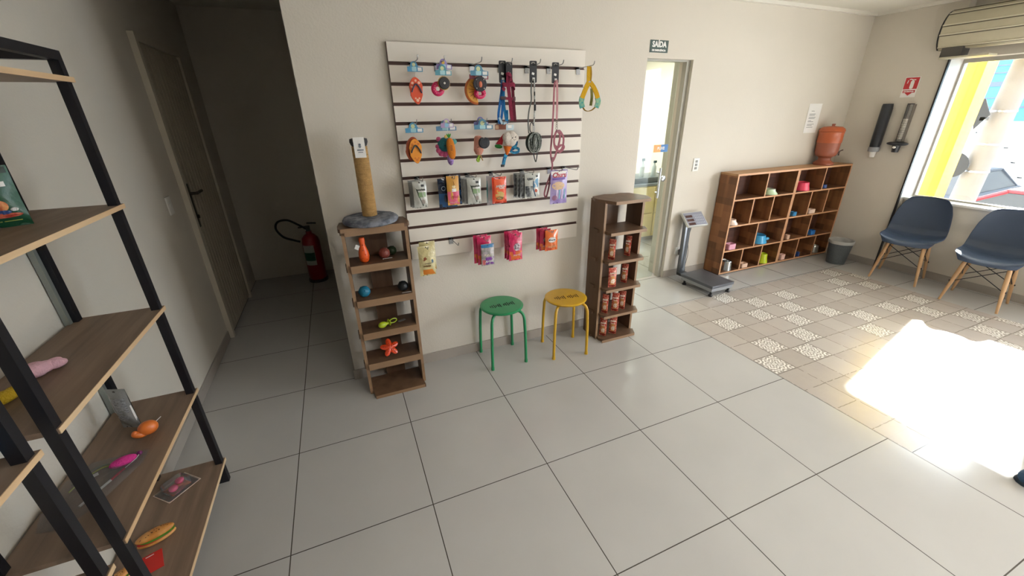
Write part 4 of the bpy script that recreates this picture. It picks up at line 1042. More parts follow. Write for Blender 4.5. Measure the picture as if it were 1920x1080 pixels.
def bw():
    s=thing('pet_harness','black and white patterned harness bundle with leash on black card','harness',(1.622,.475,1.960))
    bcard(s,.048,.116,0,0,0)
    PT=mat('dalmatian','1e2420',.9,col2='c6cbc6',scale=75)
    MB().tube(spline([(-.012,-.004,-.11),(-.016,-.006,-.16),(-.014,-.006,-.21),(-.03,-.008,-.27),(-.036,-.008,-.33),(-.03,-.006,-.40)],8),.0045,8).build('leash_grey',fab('6f736f'),s)
    MB().tube(spline([(.004,-.006,-.095),(.006,-.008,-.16),(.008,-.008,-.25),(.006,-.008,-.31),(.002,-.008,-.352)],8),.0045,8).build('leash_spotted',mat('spots','2a2e2a',.9,col2='d4d6d2',scale=55),s)
    MB().tube([(.010,-.008,-.235),(.010,-.008,-.27)],.007,8).build('sleeve',BLACKP,s)
    MB().tube(spline([(.0,-.01,-.355),(-.012,-.012,-.335),(-.024,-.012,-.35),(-.024,-.01,-.38),(-.012,-.008,-.40)],6),.003,8).build('loop',BLACKP,s)
    for k in range(4): MB().tube([(.003+.006*math.cos(a),-.010+.003*(k%2),-.352-k*.011+.007*math.sin(a)) for a in [2*PI*i/12 for i in range(12)]],.0014,6,closed=True).build('chain_link',STEEL,s)
    MB().ell(.050,.030,.062,T(0,-.002,-.455)).build('coiled_body',mat('dark_coil','2c332e',.9),s)
    random.seed(5)
    for k in range(9):
        a=k*.7; P=[(.050*math.cos(t)*math.cos(a*.4)+.0,-.012-.02*abs(math.sin(t*.5+a)),-.455+.060*math.sin(t)*math.cos(a*.2)+.010*math.sin(a*3)*math.cos(t)) for t in [2*PI*i/20 for i in range(20)]]
        sc=1-.09*k
        P=[(x*sc,y-.012*(1-sc)-.008,-.455+(z+.455)*min(1,sc+.25)) for x,y,z in P]
        MB().ribbon(P,.009,.0025,side=(0,-1,0),closed=True).build('strap',PT if k%2 else fab('a9afa9'),s)
    MB().ribbon(spline([(.0,-.01,-.51),(.006,-.012,-.545),(.018,-.01,-.572),(.026,-.01,-.53),(.022,-.01,-.505)],6),.007,.002).build('tail_loop',BLACKP,s)
bw()
def pinkh():
    s=thing('pet_harness','dusty pink harness with long leash on a black card','harness',(1.772,.475,1.956))
    bcard(s,.048,.114,0,0,0)
    Pk=fab('a0626c'); Pl=fab('c48e92')
    MB().ribbon(spline([(.003,-.004,-.10),(-.008,-.006,-.13),(-.010,-.006,-.25),(-.014,-.006,-.36),(-.02,-.008,-.44),(-.024,-.008,-.52),(-.016,-.01,-.57),(-.012,-.012,-.60),(-.022,-.012,-.65),(-.05,-.01,-.72),(-.066,-.01,-.78),(-.052,-.01,-.80),(-.034,-.01,-.74),(-.022,-.01,-.66)],6),.011,.003).build('leash',Pk,s)
    MB().ribbon(spline([(.008,-.006,-.095),(.012,-.008,-.16),(.014,-.008,-.24),(.014,-.008,-.318)],6),.013,.003).build('leash_end',Pl,s)
    for k,(z,r) in enumerate(((-.328,.007),(-.343,.005),(-.356,.006),(-.37,.007))): MB().tube([(.014+r*math.cos(a),-.010,z+r*1.1*math.sin(a)) for a in [2*PI*i/14 for i in range(14)]],.0018,6,closed=True).build('clip_ring',col('8a7a6a',.3,),s)
    for P in ([(.016,-.01,-.385),(.0,-.016,-.41),(-.008,-.02,-.45),(.004,-.02,-.49),(.03,-.02,-.51),(.05,-.018,-.50)],[(.018,-.01,-.385),(.034,-.018,-.41),(.030,-.022,-.45),(.016,-.022,-.50),(.0,-.018,-.55),(-.014,-.014,-.575)],
              [(.01,-.012,-.39),(.03,-.01,-.385),(.048,-.012,-.40),(.064,-.014,-.43),(.062,-.016,-.47),(.052,-.018,-.50)],[(-.006,-.016,-.47),(.02,-.024,-.485),(.05,-.02,-.47),(.07,-.014,-.485),(.056,-.018,-.505),(.03,-.02,-.52)]):
        MB().ribbon(spline(P,6),.013,.003).build('strap',Pk,s)
    buckle(s,T(.022,-.014,-.387),'8d5560',.03,.014); buckle(s,T(-.014,-.014,-.555),'8d5560',.018,.02)
pinkh()
def yel():
    s=thing('pet_harness','yellow harness with teal patterned lining on the rightmost top hook','harness',(1.986,.43,1.935))
    Yl=fab('c79a12'); Tl=mat('teal_lining','3f8f8c',.9,col2='8fae8a',scale=50)
    MB().ribbon(spline([(-.006,0,-.0),(-.010,-.006,-.04),(-.008,-.008,-.085)],6),.024,.004).build('neck_strap',Yl,s)
    MB().ribbon(spline([(.008,.008,-.0),(.012,.004,-.04),(.006,-.002,-.085)],6),.018,.004).build('rear_neck_strap',fab('9c7710'),s)
    MB().tube([(.004*math.cos(a)*2,-.01+0*a,-.092+.010*math.sin(a)) for a in [2*PI*i/14 for i in range(14)]],.002,6,closed=True).build('d_ring',STEEL,s)
    for sx in (-1,1):
        MB().ribbon(spline([(sx*.005,-.008,-.088),(sx*.026,-.016,-.115),(sx*.046,-.022,-.15),(sx*.058,-.022,-.178)],6),.030,.006).build('shoulder_strap',Yl,s)
        MB().ribbon(spline([(sx*.056,-.020,-.172),(sx*.062,-.024,-.20),(sx*.052,-.022,-.232)],6),.034,.007).build('lining',Tl,s)
    MB().ribbon(spline([(-.05,-.02,-.225),(-.028,-.012,-.245),(0,-.008,-.252),(.028,-.012,-.245),(.05,-.02,-.225)],6),.012,.004,side=(0,1,0)).build('belly_strap',fab('8a6a14'),s)
    MB().ribbon(spline([(.03,.012,-.12),(.036,.012,-.17),(.03,.010,-.22)],6),.018,.004).build('inner_strap',fab('8d8a4a'),s)
yel()
# --- plush toys, row 2
def octo():
    s=thing('octopus_toy','teal and pink octopus plush hanging behind the orange carrot toy','toy',(1.058,.49,1.565))
    Te=fab('2a7078'); Pi=fab('c2547e')
    MB().ell(.045,.026,.040,T(0,0,-.05)).build('head',Te,s)
    MB().ell(.020,.014,.016,T(.052,0,-.036)).build('side_fin',fab('5fa0a0'),s)
    for k,(a,b,r) in enumerate(((-.040,-.082,.016),(-.026,-.100,.017),(-.006,-.104,.018),(.014,-.100,.016),(-.045,-.06,.013),(-.036,-.02,.014))): MB().ell(r,.014,r,T(a,.004,b)).build('tentacle',Pi,s)
    MB().ell(.004,.003,.004,T(-.008,-.026,-.055)).build('eye',BLACKP,s)
    header(s,.12,.055,.0,c1='5a86a6',dx=.014)
    header(s,.075,.072,-.012,c1='b9a0c8',c2='8fc0d8',dx=.018)
octo()
def carrot():
    s=thing('carrot_toy','orange carrot plush with green leaves, second row','toy',(1.077,.44,1.556))
    MB().ell(.024,.020,.060,T(.002,0,-.062)@RY(-.10),e=.85).build('body',fab('cf7a22'),s)
    mb=MB()
    for a in (-.5,0,.45): mb.ell(.004,.003,.014,T(-.006+a*.012,0,.008)@RY(a))
    mb.build('leaves',fab('3f8f35'),s)
    for z in (-.045,-.053,-.061,-.069): MB().box(-.006,.006,-.0215,-.0195,z-.0014,z+.0014).build('stitch',col('3a1c10'),s,False)
    MB().ell(.010,.008,.010,T(-.022,.006,.004)).build('cheese_patch',fab('e0c070'),s)
carrot()
def purple():
    s=thing('plush_toy','pale purple plush end hanging below the carrot toy','toy',(1.082,.485,1.46))
    MB().ell(.019,.015,.034,T(0,0,-.030)@RY(-.1)).build('body',fab('a184c0'),s)
    MB().ell(.012,.010,.010,T(.0,-.010,-.048)).build('tip',fab('8d70b0'),s)
purple()
def sushi():
    s=thing('squid_toy','salmon pink squid plush with green tail, second row','toy',(1.262,.485,1.558))
    MB().lathe([(0,0),(.016,-.002),(.024,-.012),(.027,-.05),(.030,-.085),(.018,-.108),(0,-.115)],24).build('body',fab('c98a78'),s)
    MB().tube(spline([(.004,0,-.108),(-.004,0,-.125),(-.014,-.002,-.14),(-.004,-.002,-.148),(.004,0,-.13)],5),.006,8).build('green_tail',fab('8fae3a'),s)
    MB().tube([(.008,0,-.11),(.024,0,-.145)],.0035,6).build('string',fab('b08a50'),s)
    mb=MB(); mb.ell(.003,.002,.003,T(-.012,-.024,-.066)); mb.ell(.003,.002,.003,T(.004,-.026,-.068)); mb.build('eye',BLACKP,s)
sushi()
o=disc('black cookie-shaped toy with a bite hanging over the squid plush, second row',1.287,.45,1.518,.033,'20242a',None,None,bite=True)
header(o,.115,.105,.0,c1='4d7f9c'); header(o,.09,.122,.012,c1='6c6aa0',dx=-.01)
def ice():
    s=thing('ice_cream_toy','white smiling cloud ice cream plush with orange cone, second row','toy',(1.455,.45,1.572))
    Wf=fab('d6cdc2')
    mb=MB(); 
    for x,z,r in ((-.016,-.030,.032),(.012,-.022,.030),(.034,-.034,.024),(.010,-.050,.032),(-.012,-.052,.026)): mb.ell(r,r*.62,r,T(x,0,z))
    mb.build('cloud_head',Wf,s)
    MB().lathe([(0,-.052),(.006,-.050),(.024,-.008),(.026,.0),(0,.0)],24,T(-.016,.0,-.080)@RY(.12)).build('cone',fab('db6f1e'),s)
    mb=MB(); mb.ell(.0035,.002,.0035,T(.008,-.0215,-.032)); mb.ell(.0035,.002,.0035,T(.030,-.0175,-.028)); mb.tube([(x,-.0225,z) for x,z in arc(.021,-.037,.007,200,340,8)],.0011,5); mb.build('face',BLACKP,s)
    MB().box(-.022,.028,-.001,.001,.0,.030,T(-.004,-.004,.012)).build('header_card',col('b9ccd4',.4),s,False)
    MB().box(-.010,.014,-.002,-.001,.012,.028,T(-.004,-.004,.012)).build('price_label',CARD,s,False)
ice()
def melon():
    s=thing('watermelon_toy','red and green watermelon plush behind the ice cream toy','toy',(1.398,.49,1.565))
    MB().prism([(.035,.0),(-.022,-.060),(.020,-.066)],-.010,.010).build('flesh',fab('b82a38'),s,bevel=.004)
    MB().ell(.026,.011,.012,T(-.004,0,-.075)@RY(.2)).build('rind',fab('2b7a34'),s)
    MB().box(-.035,.04,-.001,.001,.022,.052,T(.012,.0,0)).build('header_card',col('9a5a44',.4),s,False)
    MB().box(-.032,-.012,-.002,-.001,.026,.048,T(.012,.0,0)).build('price_label',col('cfa98c',.4),s,False)
melon()
def bluel():
    s=thing('pet_collar','blue patterned strap loops hanging below the ice cream plush','collar',(1.47,.51,1.55))
    Bl=mat('blue_pattern','123f72',.9,col2='3fa0c8',scale=45)
    MB().ribbon(spline([(.045,0,0),(.050,-.004,-.045),(.03,-.006,-.075),(-.002,-.008,-.085),(-.03,-.008,-.13),(-.042,-.006,-.175)],6),.022,.004).build('long_strap',Bl,s)
    MB().ribbon([(.040+.030*math.cos(a),-.006+.006*math.sin(a),-.088+.014*math.sin(a)) for a in [2*PI*i/18 for i in range(18)]],.016,.003,side=(0,0,1),closed=True).build('ring_strap',Bl,s)
    MB().box(-.012,.012,-.004,.004,-.186,-.170,T(-.046,-.006,0),bev=.002).build('buckle',BLACKP,s)
bluel()
# --- row 3 pouches
def d_silver(c='7f9a70',dark='3c4a3a',pic='9a8f86'):
    def f(s,fn,w_,h_):
        patch(s,'swoosh',fn,col(dark),pts=[(-w_*.30,-h_*.25),(-w_*.18,-h_*.3),(-w_*.02,-h_*.62),(.2*w_,-h_*.9),(w_*.12,-h_*.93),(-w_*.12,-h_*.66)])
        patch(s,'tint_panel',fn,col(c),rect=(-w_*.12,w_*.38,-h_*.58,-h_*.40))
        patch(s,'dark_badge',fn,BLACKP,rect=(w_*.10,w_*.32,-h_*.20,-h_*.12),off=.001)
        patch(s,'food_picture',fn,col(pic),ell=(w_*.16,-h_*.76,w_*.16,h_*.09),off=.001)
        squig(s,fn,col('3a4038'),-w_*.22,w_*.38,-h_*.31,.012,6)
    return f
SIL=GLOSS('bcbdb6'); SILG=GLOSS('8c8d8c')
def stack(xs): pass
G3='pouches on the third row hooks'
for i,(dx,dy,l) in enumerate(((-.012,.06,'rearmost'),(-.006,.032,'middle'),(.004,0,'front'))):
    pack('treat_pouch',f'silver-green treat pouch at the left edge, {l} of its three',.872+dx,.455+dy,1.322,.080,.158,.014,SIL if i==2 else SILG,d_silver(),rot=.12-.1*i)
NAV=GLOSS('16263e'); BLU2=GLOSS('1c4a78')
def d_navy(s,fn,w_,h_):
    patch(s,'blue_panel',fn,col('1d4f80'),rect=(-w_*.48,w_*.48,-h_*.97,-h_*.5))
    MB().tube([(-w_*.22+.012*math.cos(a),fn(-w_*.22,-h_*.33)-.0015,-h_*.33+.012*math.sin(a)) for a in [2*PI*i/18 for i in range(18)]],.0018,6,closed=True).build('ring_logo',col('a9b6c4'),s)
pack('treat_pouch','dark blue treat pouch behind the yellow and pink pack, its left side showing',1.050,.490,1.322,.115,.178,.010,NAV,d_navy,roll=.0)
pack('treat_pouch','dark blue treat pouch hanging between the yellow-pink pack and the wall at right',1.098,.500,1.336,.085,.182,.010,NAV,d_navy)
def d_yp(s,fn,w_,h_):
    patch(s,'pink_panel',fn,col('d8607c'),rect=(-w_*.47,w_*.47,-h_*.97,-h_*.52))
    patch(s,'white_label',fn,CARD,rect=(-w_*.12,w_*.22,-h_*.53,-h_*.42),off=.0015)
    patch(s,'round_emblem',fn,col('e6d0a0'),ell=(w_*.05,-h_*.36,w_*.15,h_*.05),off=.0012)
    squig(s,fn,col('b8354e'),-w_*.15,w_*.4,-h_*.72,.020,5); squig(s,fn,col('f0c0c4'),-w_*.38,w_*.3,-h_*.90,.012,7,'small_script',.001)
    MB().tube(spline([(.003,fn(0,-.02)-.001,-.03),(.006,fn(0,-.05)-.001,-.048),(.003,fn(0,-.07)-.001,-.058)],5),.0012,5).build('line_art',col('8a4a24'),s)
pack('treat_pack','yellow and pink flared treat pack with a white label, third row',1.077,.455,1.338,.076,.175,.008,mat('yellow_card','c99340',.4,var=.06),d_yp)
for i,(dx,dy,l) in enumerate(((-.020,.055,'rearmost'),(-.010,.03,'middle'),(.006,0,'front'))):
    pack('treat_pouch',f'silver-green treat pouch right of the yellow-pink pack, {l} of its three',1.205+dx,.455+dy,1.318,.088,.162,.014,SIL if i==2 else SILG,d_silver(),rot=.10-.08*i)
def d_or(s,fn,w_,h_):
    patch(s,'inner_panel',fn,col('e0582a'),rect=(-w_*.36,w_*.36,-h_*.93,-h_*.08))
    patch(s,'food_picture',fn,col('c7a860'),ell=(0,-h_*.68,w_*.30,h_*.14),off=.0013)
    patch(s,'food_bowl',fn,col('6e5a2a'),ell=(.0,-h_*.80,w_*.25,h_*.07),off=.0018)
    patch(s,'yellow_dot',fn,col('e0a83c'),ell=(-w_*.18,-h_*.52,w_*.07,h_*.035),off=.0013)
    squig(s,fn,CARD,-w_*.25,w_*.38,-h_*.34,.020,6,t=.002); squig(s,fn,CARD,-w_*.05,w_*.3,-h_*.42,.008,5,'small_script',.0012)
pack('treat_pouch','orange-red glossy treat pouch with a white script, third row',1.376,.45,1.313,.098,.165,.012,GLOSS('c9381a'),d_or)
def d_clear(s,fn,w_,h_): patch(s,'teal_edge',fn,col('3f7d7c'),rect=(-w_*.5,-w_*.42,-h_*.9,-h_*.15))
pack('treat_pouch','translucent grey pouch with a teal edge behind the orange pouch',1.358,.50,1.316,.100,.186,.008,mat('frosted_film','b9b3b8',.3,alpha=.6),d_clear)
GRT=GLOSS('6f7274')
def d_gr(s,fn,w_,h_): 
    patch(s,'dark_panel',fn,mat('grey_print','3c3f42',.4,col2='85898c',scale=60),rect=(-w_*.44,w_*.44,-h_*.95,-h_*.25))
    squig(s,fn,CARD,-w_*.3,w_*.3,-h_*.16,.01,5)
for i,(x,y,l,c) in enumerate(((1.545,.52,'rearmost',GRT),(1.557,.495,'second from the back',SILG),(1.572,.475,'third from the back',GRT))):
    pack('treat_pouch',f'grey patterned treat pouch in the stack beside the purple packet, {l}',x,y,1.318,.085,.158,.010,c,d_gr,rot=.1)
def d_bl(s,fn,w_,h_):
    patch(s,'grey_side',fn,mat('grey_print','3c3f42',.4,col2='85898c',scale=60),rect=(-w_*.46,-w_*.02,-h_*.95,-h_*.5))
    patch(s,'blue_wave',fn,col('4f86a8'),pts=[(w_*.12,-h_*.28),(w_*.36,-h_*.20),(w_*.38,-h_*.55),(w_*.06,-h_*.58),(w_*.0,-h_*.44)])
    patch(s,'navy_line',fn,col('20405e'),pts=[(w_*.02,-h_*.3),(w_*.06,-h_*.3),(w_*.06,-h_*.62),(w_*.26,-h_*.93),(w_*.20,-h_*.95),(0,-h_*.64)],off=.0012)
    patch(s,'food_picture',fn,col('c0583c'),ell=(w_*.24,-h_*.70,w_*.10,h_*.07),off=.0015)
    patch(s,'dark_badge',fn,BLACKP,rect=(w_*.22,w_*.36,-h_*.16,-h_*.09),off=.001)
    squig(s,fn,col('4a5258'),-w_*.35,w_*.02,-h_*.22,.018,4)
pack('treat_pouch','silver and blue treat pouch at the front of the grey stack',1.608,.452,1.320,.108,.160,.012,SIL,d_bl)
def d_churu(s,fn,w_,h_):
    patch(s,'white_top',fn,CARD,rect=(-w_*.46,w_*.46,-h_*.20,-h_*.03))
    text('brand_lettering','Churu',.044,col('b3203c'),s,0,0,-h_*.15,bold=.0012,shear=.25,sx=.92,surf=lambda x,z:fn(x,z)-.0012)
    patch(s,'purple_band',fn,col('6a4d9a'),rect=(-w_*.40,w_*.34,-h_*.29,-h_*.225),off=.001)
    patch(s,'cream_pool',fn,col('cfae8a'),ell=(-w_*.05,-h_*.46,w_*.36,h_*.12),off=.001)
    for k in range(4):
        x=-w_*.12+k*w_*.15; patch(s,'stick_tube',fn,col('5f9fb0' if k%2 else 'd8c2d8'),rect=(x-.0045,x+.0045,-h_*.86,-h_*.56),off=.0014,nx=3)
    patch(s,'cat_picture',fn,col('8a5a7a'),ell=(-w_*.25,-h_*.82,w_*.15,h_*.08),off=.0016)
pack('treat_packet','purple and white packet lettered Churu, right end of third row',1.800,.440,1.330,.128,.222,.008,mat('purple_pack','7f68a8',.35,col2='a090bd',scale=12,coat=.4),d_churu)
# --- row 4
def d_be(s,fn,w_,h_):
    patch(s,'orange_base',fn,col('d07a24'),rect=(-w_*.30,w_*.46,-h_*.97,-h_*.78))
    patch(s,'red_rooster',fn,col('8a4a2a'),pts=[(-w_*.30,-h_*.42),(-w_*.1,-h_*.34),(w_*.0,-h_*.42),(-w_*.12,-h_*.46),(-w_*.22,-h_*.49)])
    patch(s,'blue_mark',fn,col('4c6a80'),ell=(w_*.32,-h_*.52,w_*.08,h_*.07))
    squig(s,fn,col('8a6a3a'),-w_*.25,w_*.2,-h_*.66,.016,6); squig(s,fn,col('6a5a4a'),-w_*.2,w_*.25,-h_*.57,.008,6,'small_script',.001)
pack('treat_pouch','beige treat pouch with orange base, front one at bottom left hook',.870,.43,.935,.100,.195,.014,GLOSS('cfc28f'),d_be)
pack('treat_pouch','beige treat pouch behind the front one at bottom left hook',.888,.475,.948,.100,.190,.012,GLOSS('c6ba88'),d_be)
def d_pk(s,fn,w_,h_):
    patch(s,'orange_fade',fn,col('d9682e'),rect=(-w_*.46,w_*.46,-h_*.97,-h_*.66))
    patch(s,'picture',fn,mat('pack_print','d9cdd2',.4,col2='5a3a50',scale=80),ell=(w_*.08,-h_*.50,w_*.26,h_*.14),off=.001)
    squig(s,fn,col('f0c8d0'),-w_*.2,w_*.35,-h_*.80,.018,5)
PK=GLOSS('c8275a')
pack('treat_pouch','pink treat pouch, rear one of the group with the blue pouch',1.250,.50,.940,.100,.195,.012,PK,d_pk)
pack('treat_pouch','pink treat pouch just behind the blue and purple one',1.266,.472,.936,.098,.195,.012,PK,d_pk)
def d_bp(s,fn,w_,h_):
    patch(s,'blue_top',fn,col('2a6f9e'),rect=(-w_*.48,w_*.48,-h_*.16,-h_*.01))
    patch(s,'purple_base',fn,col('7c3f96'),rect=(-w_*.2,w_*.46,-h_*.96,-h_*.60))
    patch(s,'pink_corner',fn,col('d06a6a'),rect=(-w_*.46,-w_*.2,-h_*.96,-h_*.72))
    squig(s,fn,CARD,-w_*.2,w_*.38,-h_*.80,.022,5,t=.002); squig(s,fn,col('e6dcc8'),-w_*.3,w_*.2,-h_*.50,.020,4,t=.002)
pack('treat_pouch','blue and purple treat pouch hanging in front of pink ones',1.278,.442,.890,.092,.150,.012,mat('print_grey','8a8f86',.35,col2='b6a8b0',scale=50,coat=.4),d_bp)
for i,(x,y,l) in enumerate(((1.475,.51,'rearmost'),(1.480,.487,'middle'),(1.490,.465,'front'))):
    pack('treat_pouch',f'pink and orange treat pouch with a purple cat picture, {l} of three',x,y,.938-.003*i,.100,.195,.011,PK,d_pk)
pack('treat_pouch','magenta treat pouch behind the orange bag, bottom right hook',1.706,.495,.935,.088,.155,.010,GLOSS('b81f48'),d_pk)
pack('treat_pouch','crimson treat pouch directly behind the orange bag at the bottom right',1.722,.475,.930,.088,.155,.010,GLOSS('a81c40'),d_pk)
def d_dr(s,fn,w_,h_):
    patch(s,'oval_badge',fn,CARD,ell=(0,-h_*.46,w_*.30,h_*.13),off=.001)
    patch(s,'badge_rim',fn,col('2a1c18'),ell=(0,-h_*.46,w_*.27,h_*.105),off=.0014); patch(s,'badge_face',fn,CARD,ell=(0,-h_*.46,w_*.255,h_*.092),off=.0018)
    text('brand_lettering','Dreamies',.0135,col('201814'),s,0,0,-h_*.46,bold=.0005,surf=lambda x,z:fn(x,z)-.002)
    patch(s,'red_corner',fn,col('c2442c'),rect=(-w_*.46,w_*.1,-h_*.96,-h_*.80)); squig(s,fn,col('f2c89a'),-w_*.3,w_*.35,-h_*.80,.018,6)
pack('treat_bag','orange treat bag with a white oval badge lettered Dreamies',1.760,.45,.925,.100,.150,.014,GLOSS('dc6e34'),d_dr)

# ------------------------------------------------------------------ things on the racks
def d_green(s,fn,w_,h_):
    patch(s,'white_logo',fn,CARD,ell=(-w_*.05,-h_*.14,w_*.16,h_*.055),off=.001)
    patch(s,'dark_band',fn,col('0e2c20'),rect=(w_*.1,w_*.46,-h_*.12,-h_*.02),off=.001)
    patch(s,'white_label',fn,CARD,rect=(-w_*.1,w_*.34,-h_*.33,-h_*.25),off=.0012)
    squig(s,fn,CARD,-w_*.40,w_*.10,-h_*.42,.014,5,t=.0018); squig(s,fn,col('c8d2c0'),-w_*.36,w_*.0,-h_*.52,.008,6,'small_script',.001)
    patch(s,'peach_picture',fn,mat('peach','d0683a',.5,col2='e09a5a',scale=60),ell=(w_*.06,-h_*.64,w_*.17,h_*.10),off=.0012)
    patch(s,'apple_slice',fn,col('dccb92'),ell=(-w_*.18,-h_*.68,w_*.19,h_*.085),off=.0018)
    patch(s,'berries',fn,col('2c4c86'),ell=(w_*.10,-h_*.745,w_*.14,h_*.035),off=.0022)
    patch(s,'meat_picture',fn,mat('meat','b03a2a',.5,col2='d06a4a',scale=80),ell=(w_*.08,-h_*.80,w_*.33,h_*.04),off=.0018)
    patch(s,'white_flower',fn,CARD,ell=(w_*.30,-h_*.71,w_*.07,h_*.03),off=.0022)
    patch(s,'yellow_line',fn,col('b7b45a'),rect=(-w_*.05,w_*.35,-h_*.905,-h_*.89),off=.001)
    patch(s,'small_white_mark',fn,CARD,ell=(-w_*.15,-h_*.93,w_*.08,h_*.025),off=.001)
pack('snack_pouch','green snack pouch with a fruit picture, standing high on the far rack',-.481,-.330,1.392+.172,.118,.172,.016,mat('green_pouch','0c4d31',.4,var=.08,coat=.1,bump=.3,bscale=30),d_green,rot=math.radians(29),tilt=0,cat='pouch')
def d_sp(s,fn,w_,h_):
    patch(s,'back_print',fn,mat('fine_print','5e5f62',.4,col2='9a9ca0',scale=120,stretch=(1,1,4)),rect=(-w_*.38,w_*.38,-h_*.55,-h_*.2))
    patch(s,'badge',fn,mat('fine_print','5e5f62',.4),ell=(0,-h_*.68,w_*.24,h_*.09),off=.001)
    patch(s,'painted_fold_highlight',fn,CARD,rect=(w_*.44,w_*.485,-h_*.95,-h_*.4),off=.001)  # white strip painted as a highlight along the fold
pack('snack_pouch','silver snack pouch seen from behind, standing on the far rack beside the orange toy',-.478,-.222,.548+.185,.075,.185,.020,SILG,d_sp,rot=math.radians(-22),cat='pouch')
def blob(name,label,cat,loc,rz,parts):
    s=thing(name,label,cat,loc,(0,0,rz))
    for n_,m_,el in parts:
        mb=MB()
        for e in el:
            cx,cy,cz,rx,ry,rz_=e[:6]; a=e[6] if len(e)>6 else 0
            mb.ell(rx,ry,rz_,T(cx,cy,cz)@RZ(a))
        mb.build(n_,m_,s)
    return s
PKF=fab('dfb0ba')
o=blob('pet_plush_toy','pale pink bunny-shaped plush lying on the middle shelf of the far rack','toy',(-.496,-.476,.967),.85,[
  ('body',PKF,[(0,-.004,.024,.044,.040,.024),(.030,.0,.020,.036,.026,.019)]),('ear',PKF,[(.062,.012,.018,.034,.015,.015,.12)]),('ear',PKF,[(.062,-.013,.018,.034,.015,.015,-.12)]),('arm',PKF,[(-.028,.022,.014,.018,.010,.010,.6)])])
o.scale=(.74,.80,.95)
mb=MB(); mb.tube([(x,y,.040) for x,y in arc(-.004,.004,.006,200,340,6)],.0012,5); mb.tube([(x,y-.012,.039) for x,y in arc(-.012,.0,.005,200,340,6)],.0012,5); mb.build('stitched_face',col('6a3a40'),o)
blob('pet_plush_toy','yellow knobbly toy at the left edge behind the rack post','toy',(-.505,-.612,.966),.9,[
  ('body',mat('knobbly_yellow','c9a316',.7,bump=1,bscale=180),[(0,0,.018,.045,.020,.018),(.03,.006,.018,.022,.018,.016)]),('tip',col('3b3010'),[(-.045,0,.016,.006,.006,.006)])])
blob('pet_plush_toy','light blue toy at the left edge on the near rack','toy',(-.385,-.935,.966),.3,[
  ('body',fab('4f97c4'),[(0,0,.03,.026,.026,.030),(.0,-.02,.05,.018,.018,.018)]),('ear',fab('4f97c4'),[(.012,.012,.062,.008,.008,.014)])])
# orange snail-like toy
s=thing('dog_toy','orange bird-shaped rubber toy with a white string on far rack','toy',(-.405,-.292,.546),(0,0,.5))
OT=mat('orange_toy','dd7430',.4,var=.05,coat=.2)
MB().ell(.032,.027,.028,T(.004,0,.028)).ell(.024,.016,.014,T(-.026,-.004,.018)@RY(.5)).ell(.010,.010,.012,T(-.036,-.004,.028)).build('body',OT,s)
MB().tube([(.026,.004,.034),(.052,.018,.040)],.0012,5).build('string',CARD,s)
# cat teaser in a clear bag
s=thing('cat_teaser','pink feather cat teaser with a white rod inside a clear plastic bag','cat toy',(-.47,-.50,.546))
def L(x,y,z): return (x+.47,y+.50,z)
o_=[(-.375,-.385),(-.372,-.46),(-.44,-.62),(-.50,-.685),(-.565,-.67),(-.588,-.60),(-.585,-.46),(-.54,-.39)]
mb=MB(); pts=[(x+.47,y+.50) for x,y in o_]; k=len(pts); cx=sum(p_[0] for p_ in pts)/k; cy=sum(p_[1] for p_ in pts)/k
v=[(cx,cy,.022)];f=[];random.seed(4);R=5
for r in range(1,R+1):
    for i in range(k*3):
        t=i/3; a=pts[int(t)%k]; b=pts[(int(t)+1)%k]; q=t-int(t); x=a[0]*(1-q)+b[0]*q; y=a[1]*(1-q)+b[1]*q
        u=r/R; v.append((cx+(x-cx)*u,cy+(y-cy)*u,.001+.021*(1-u**2)+(random.uniform(-.003,.005) if r<R else 0)))
n=k*3
f=[(0,1+i,1+(i+1)%n) for i in range(n)]+[(1+(r-1)*n+i,1+r*n+i,1+r*n+(i+1)%n,1+(r-1)*n+(i+1)%n) for r in range(1,R) for i in range(n)]
mb.add(v,f); mb.build('clear_bag',FILM,s)
MB().ell(.038,.020,.015,T(*L(-.428,-.448,.017))@RZ(.45)).build('pink_feathers',fab('d0358a'),s)
MB().ell(.009,.008,.008,T(*L(-.392,-.418,.014))).build('purple_bead',col('6a1c58',.3),s)
MB().tube([L(-.418,-.475,.006),L(-.440,-.52,.006)],.0035,8).build('red_grip',col('c02038'),s)
MB().tube([L(-.440,-.52,.006),L(-.487,-.61,.006)],.0038,8).build('white_rod',WHITEP,s)
MB().tube(spline([L(-.455,-.447,.012),L(-.49,-.455,.014),L(-.525,-.49,.012),L(-.545,-.53,.008)],6),.0022,6).build('green_feather',fab('a9b54a'),s)
MB().tube(spline([L(-.455,-.447,.012),L(-.48,-.44,.016),L(-.515,-.455,.014),L(-.55,-.50,.01)],6),.0015,6).build('grey_feather',fab('6f7a6a'),s)
MB().tube([L(-.39,-.42,.014),L(-.395,-.44,.01),L(-.418,-.475,.006)],.001,5).build('string',CARD,s)
MB().box(-.018,.018,-.008,.008,0,.0015,T(*L(-.50,-.49,.016))@RZ(.5)).build('paper_label',CARD,s,False)
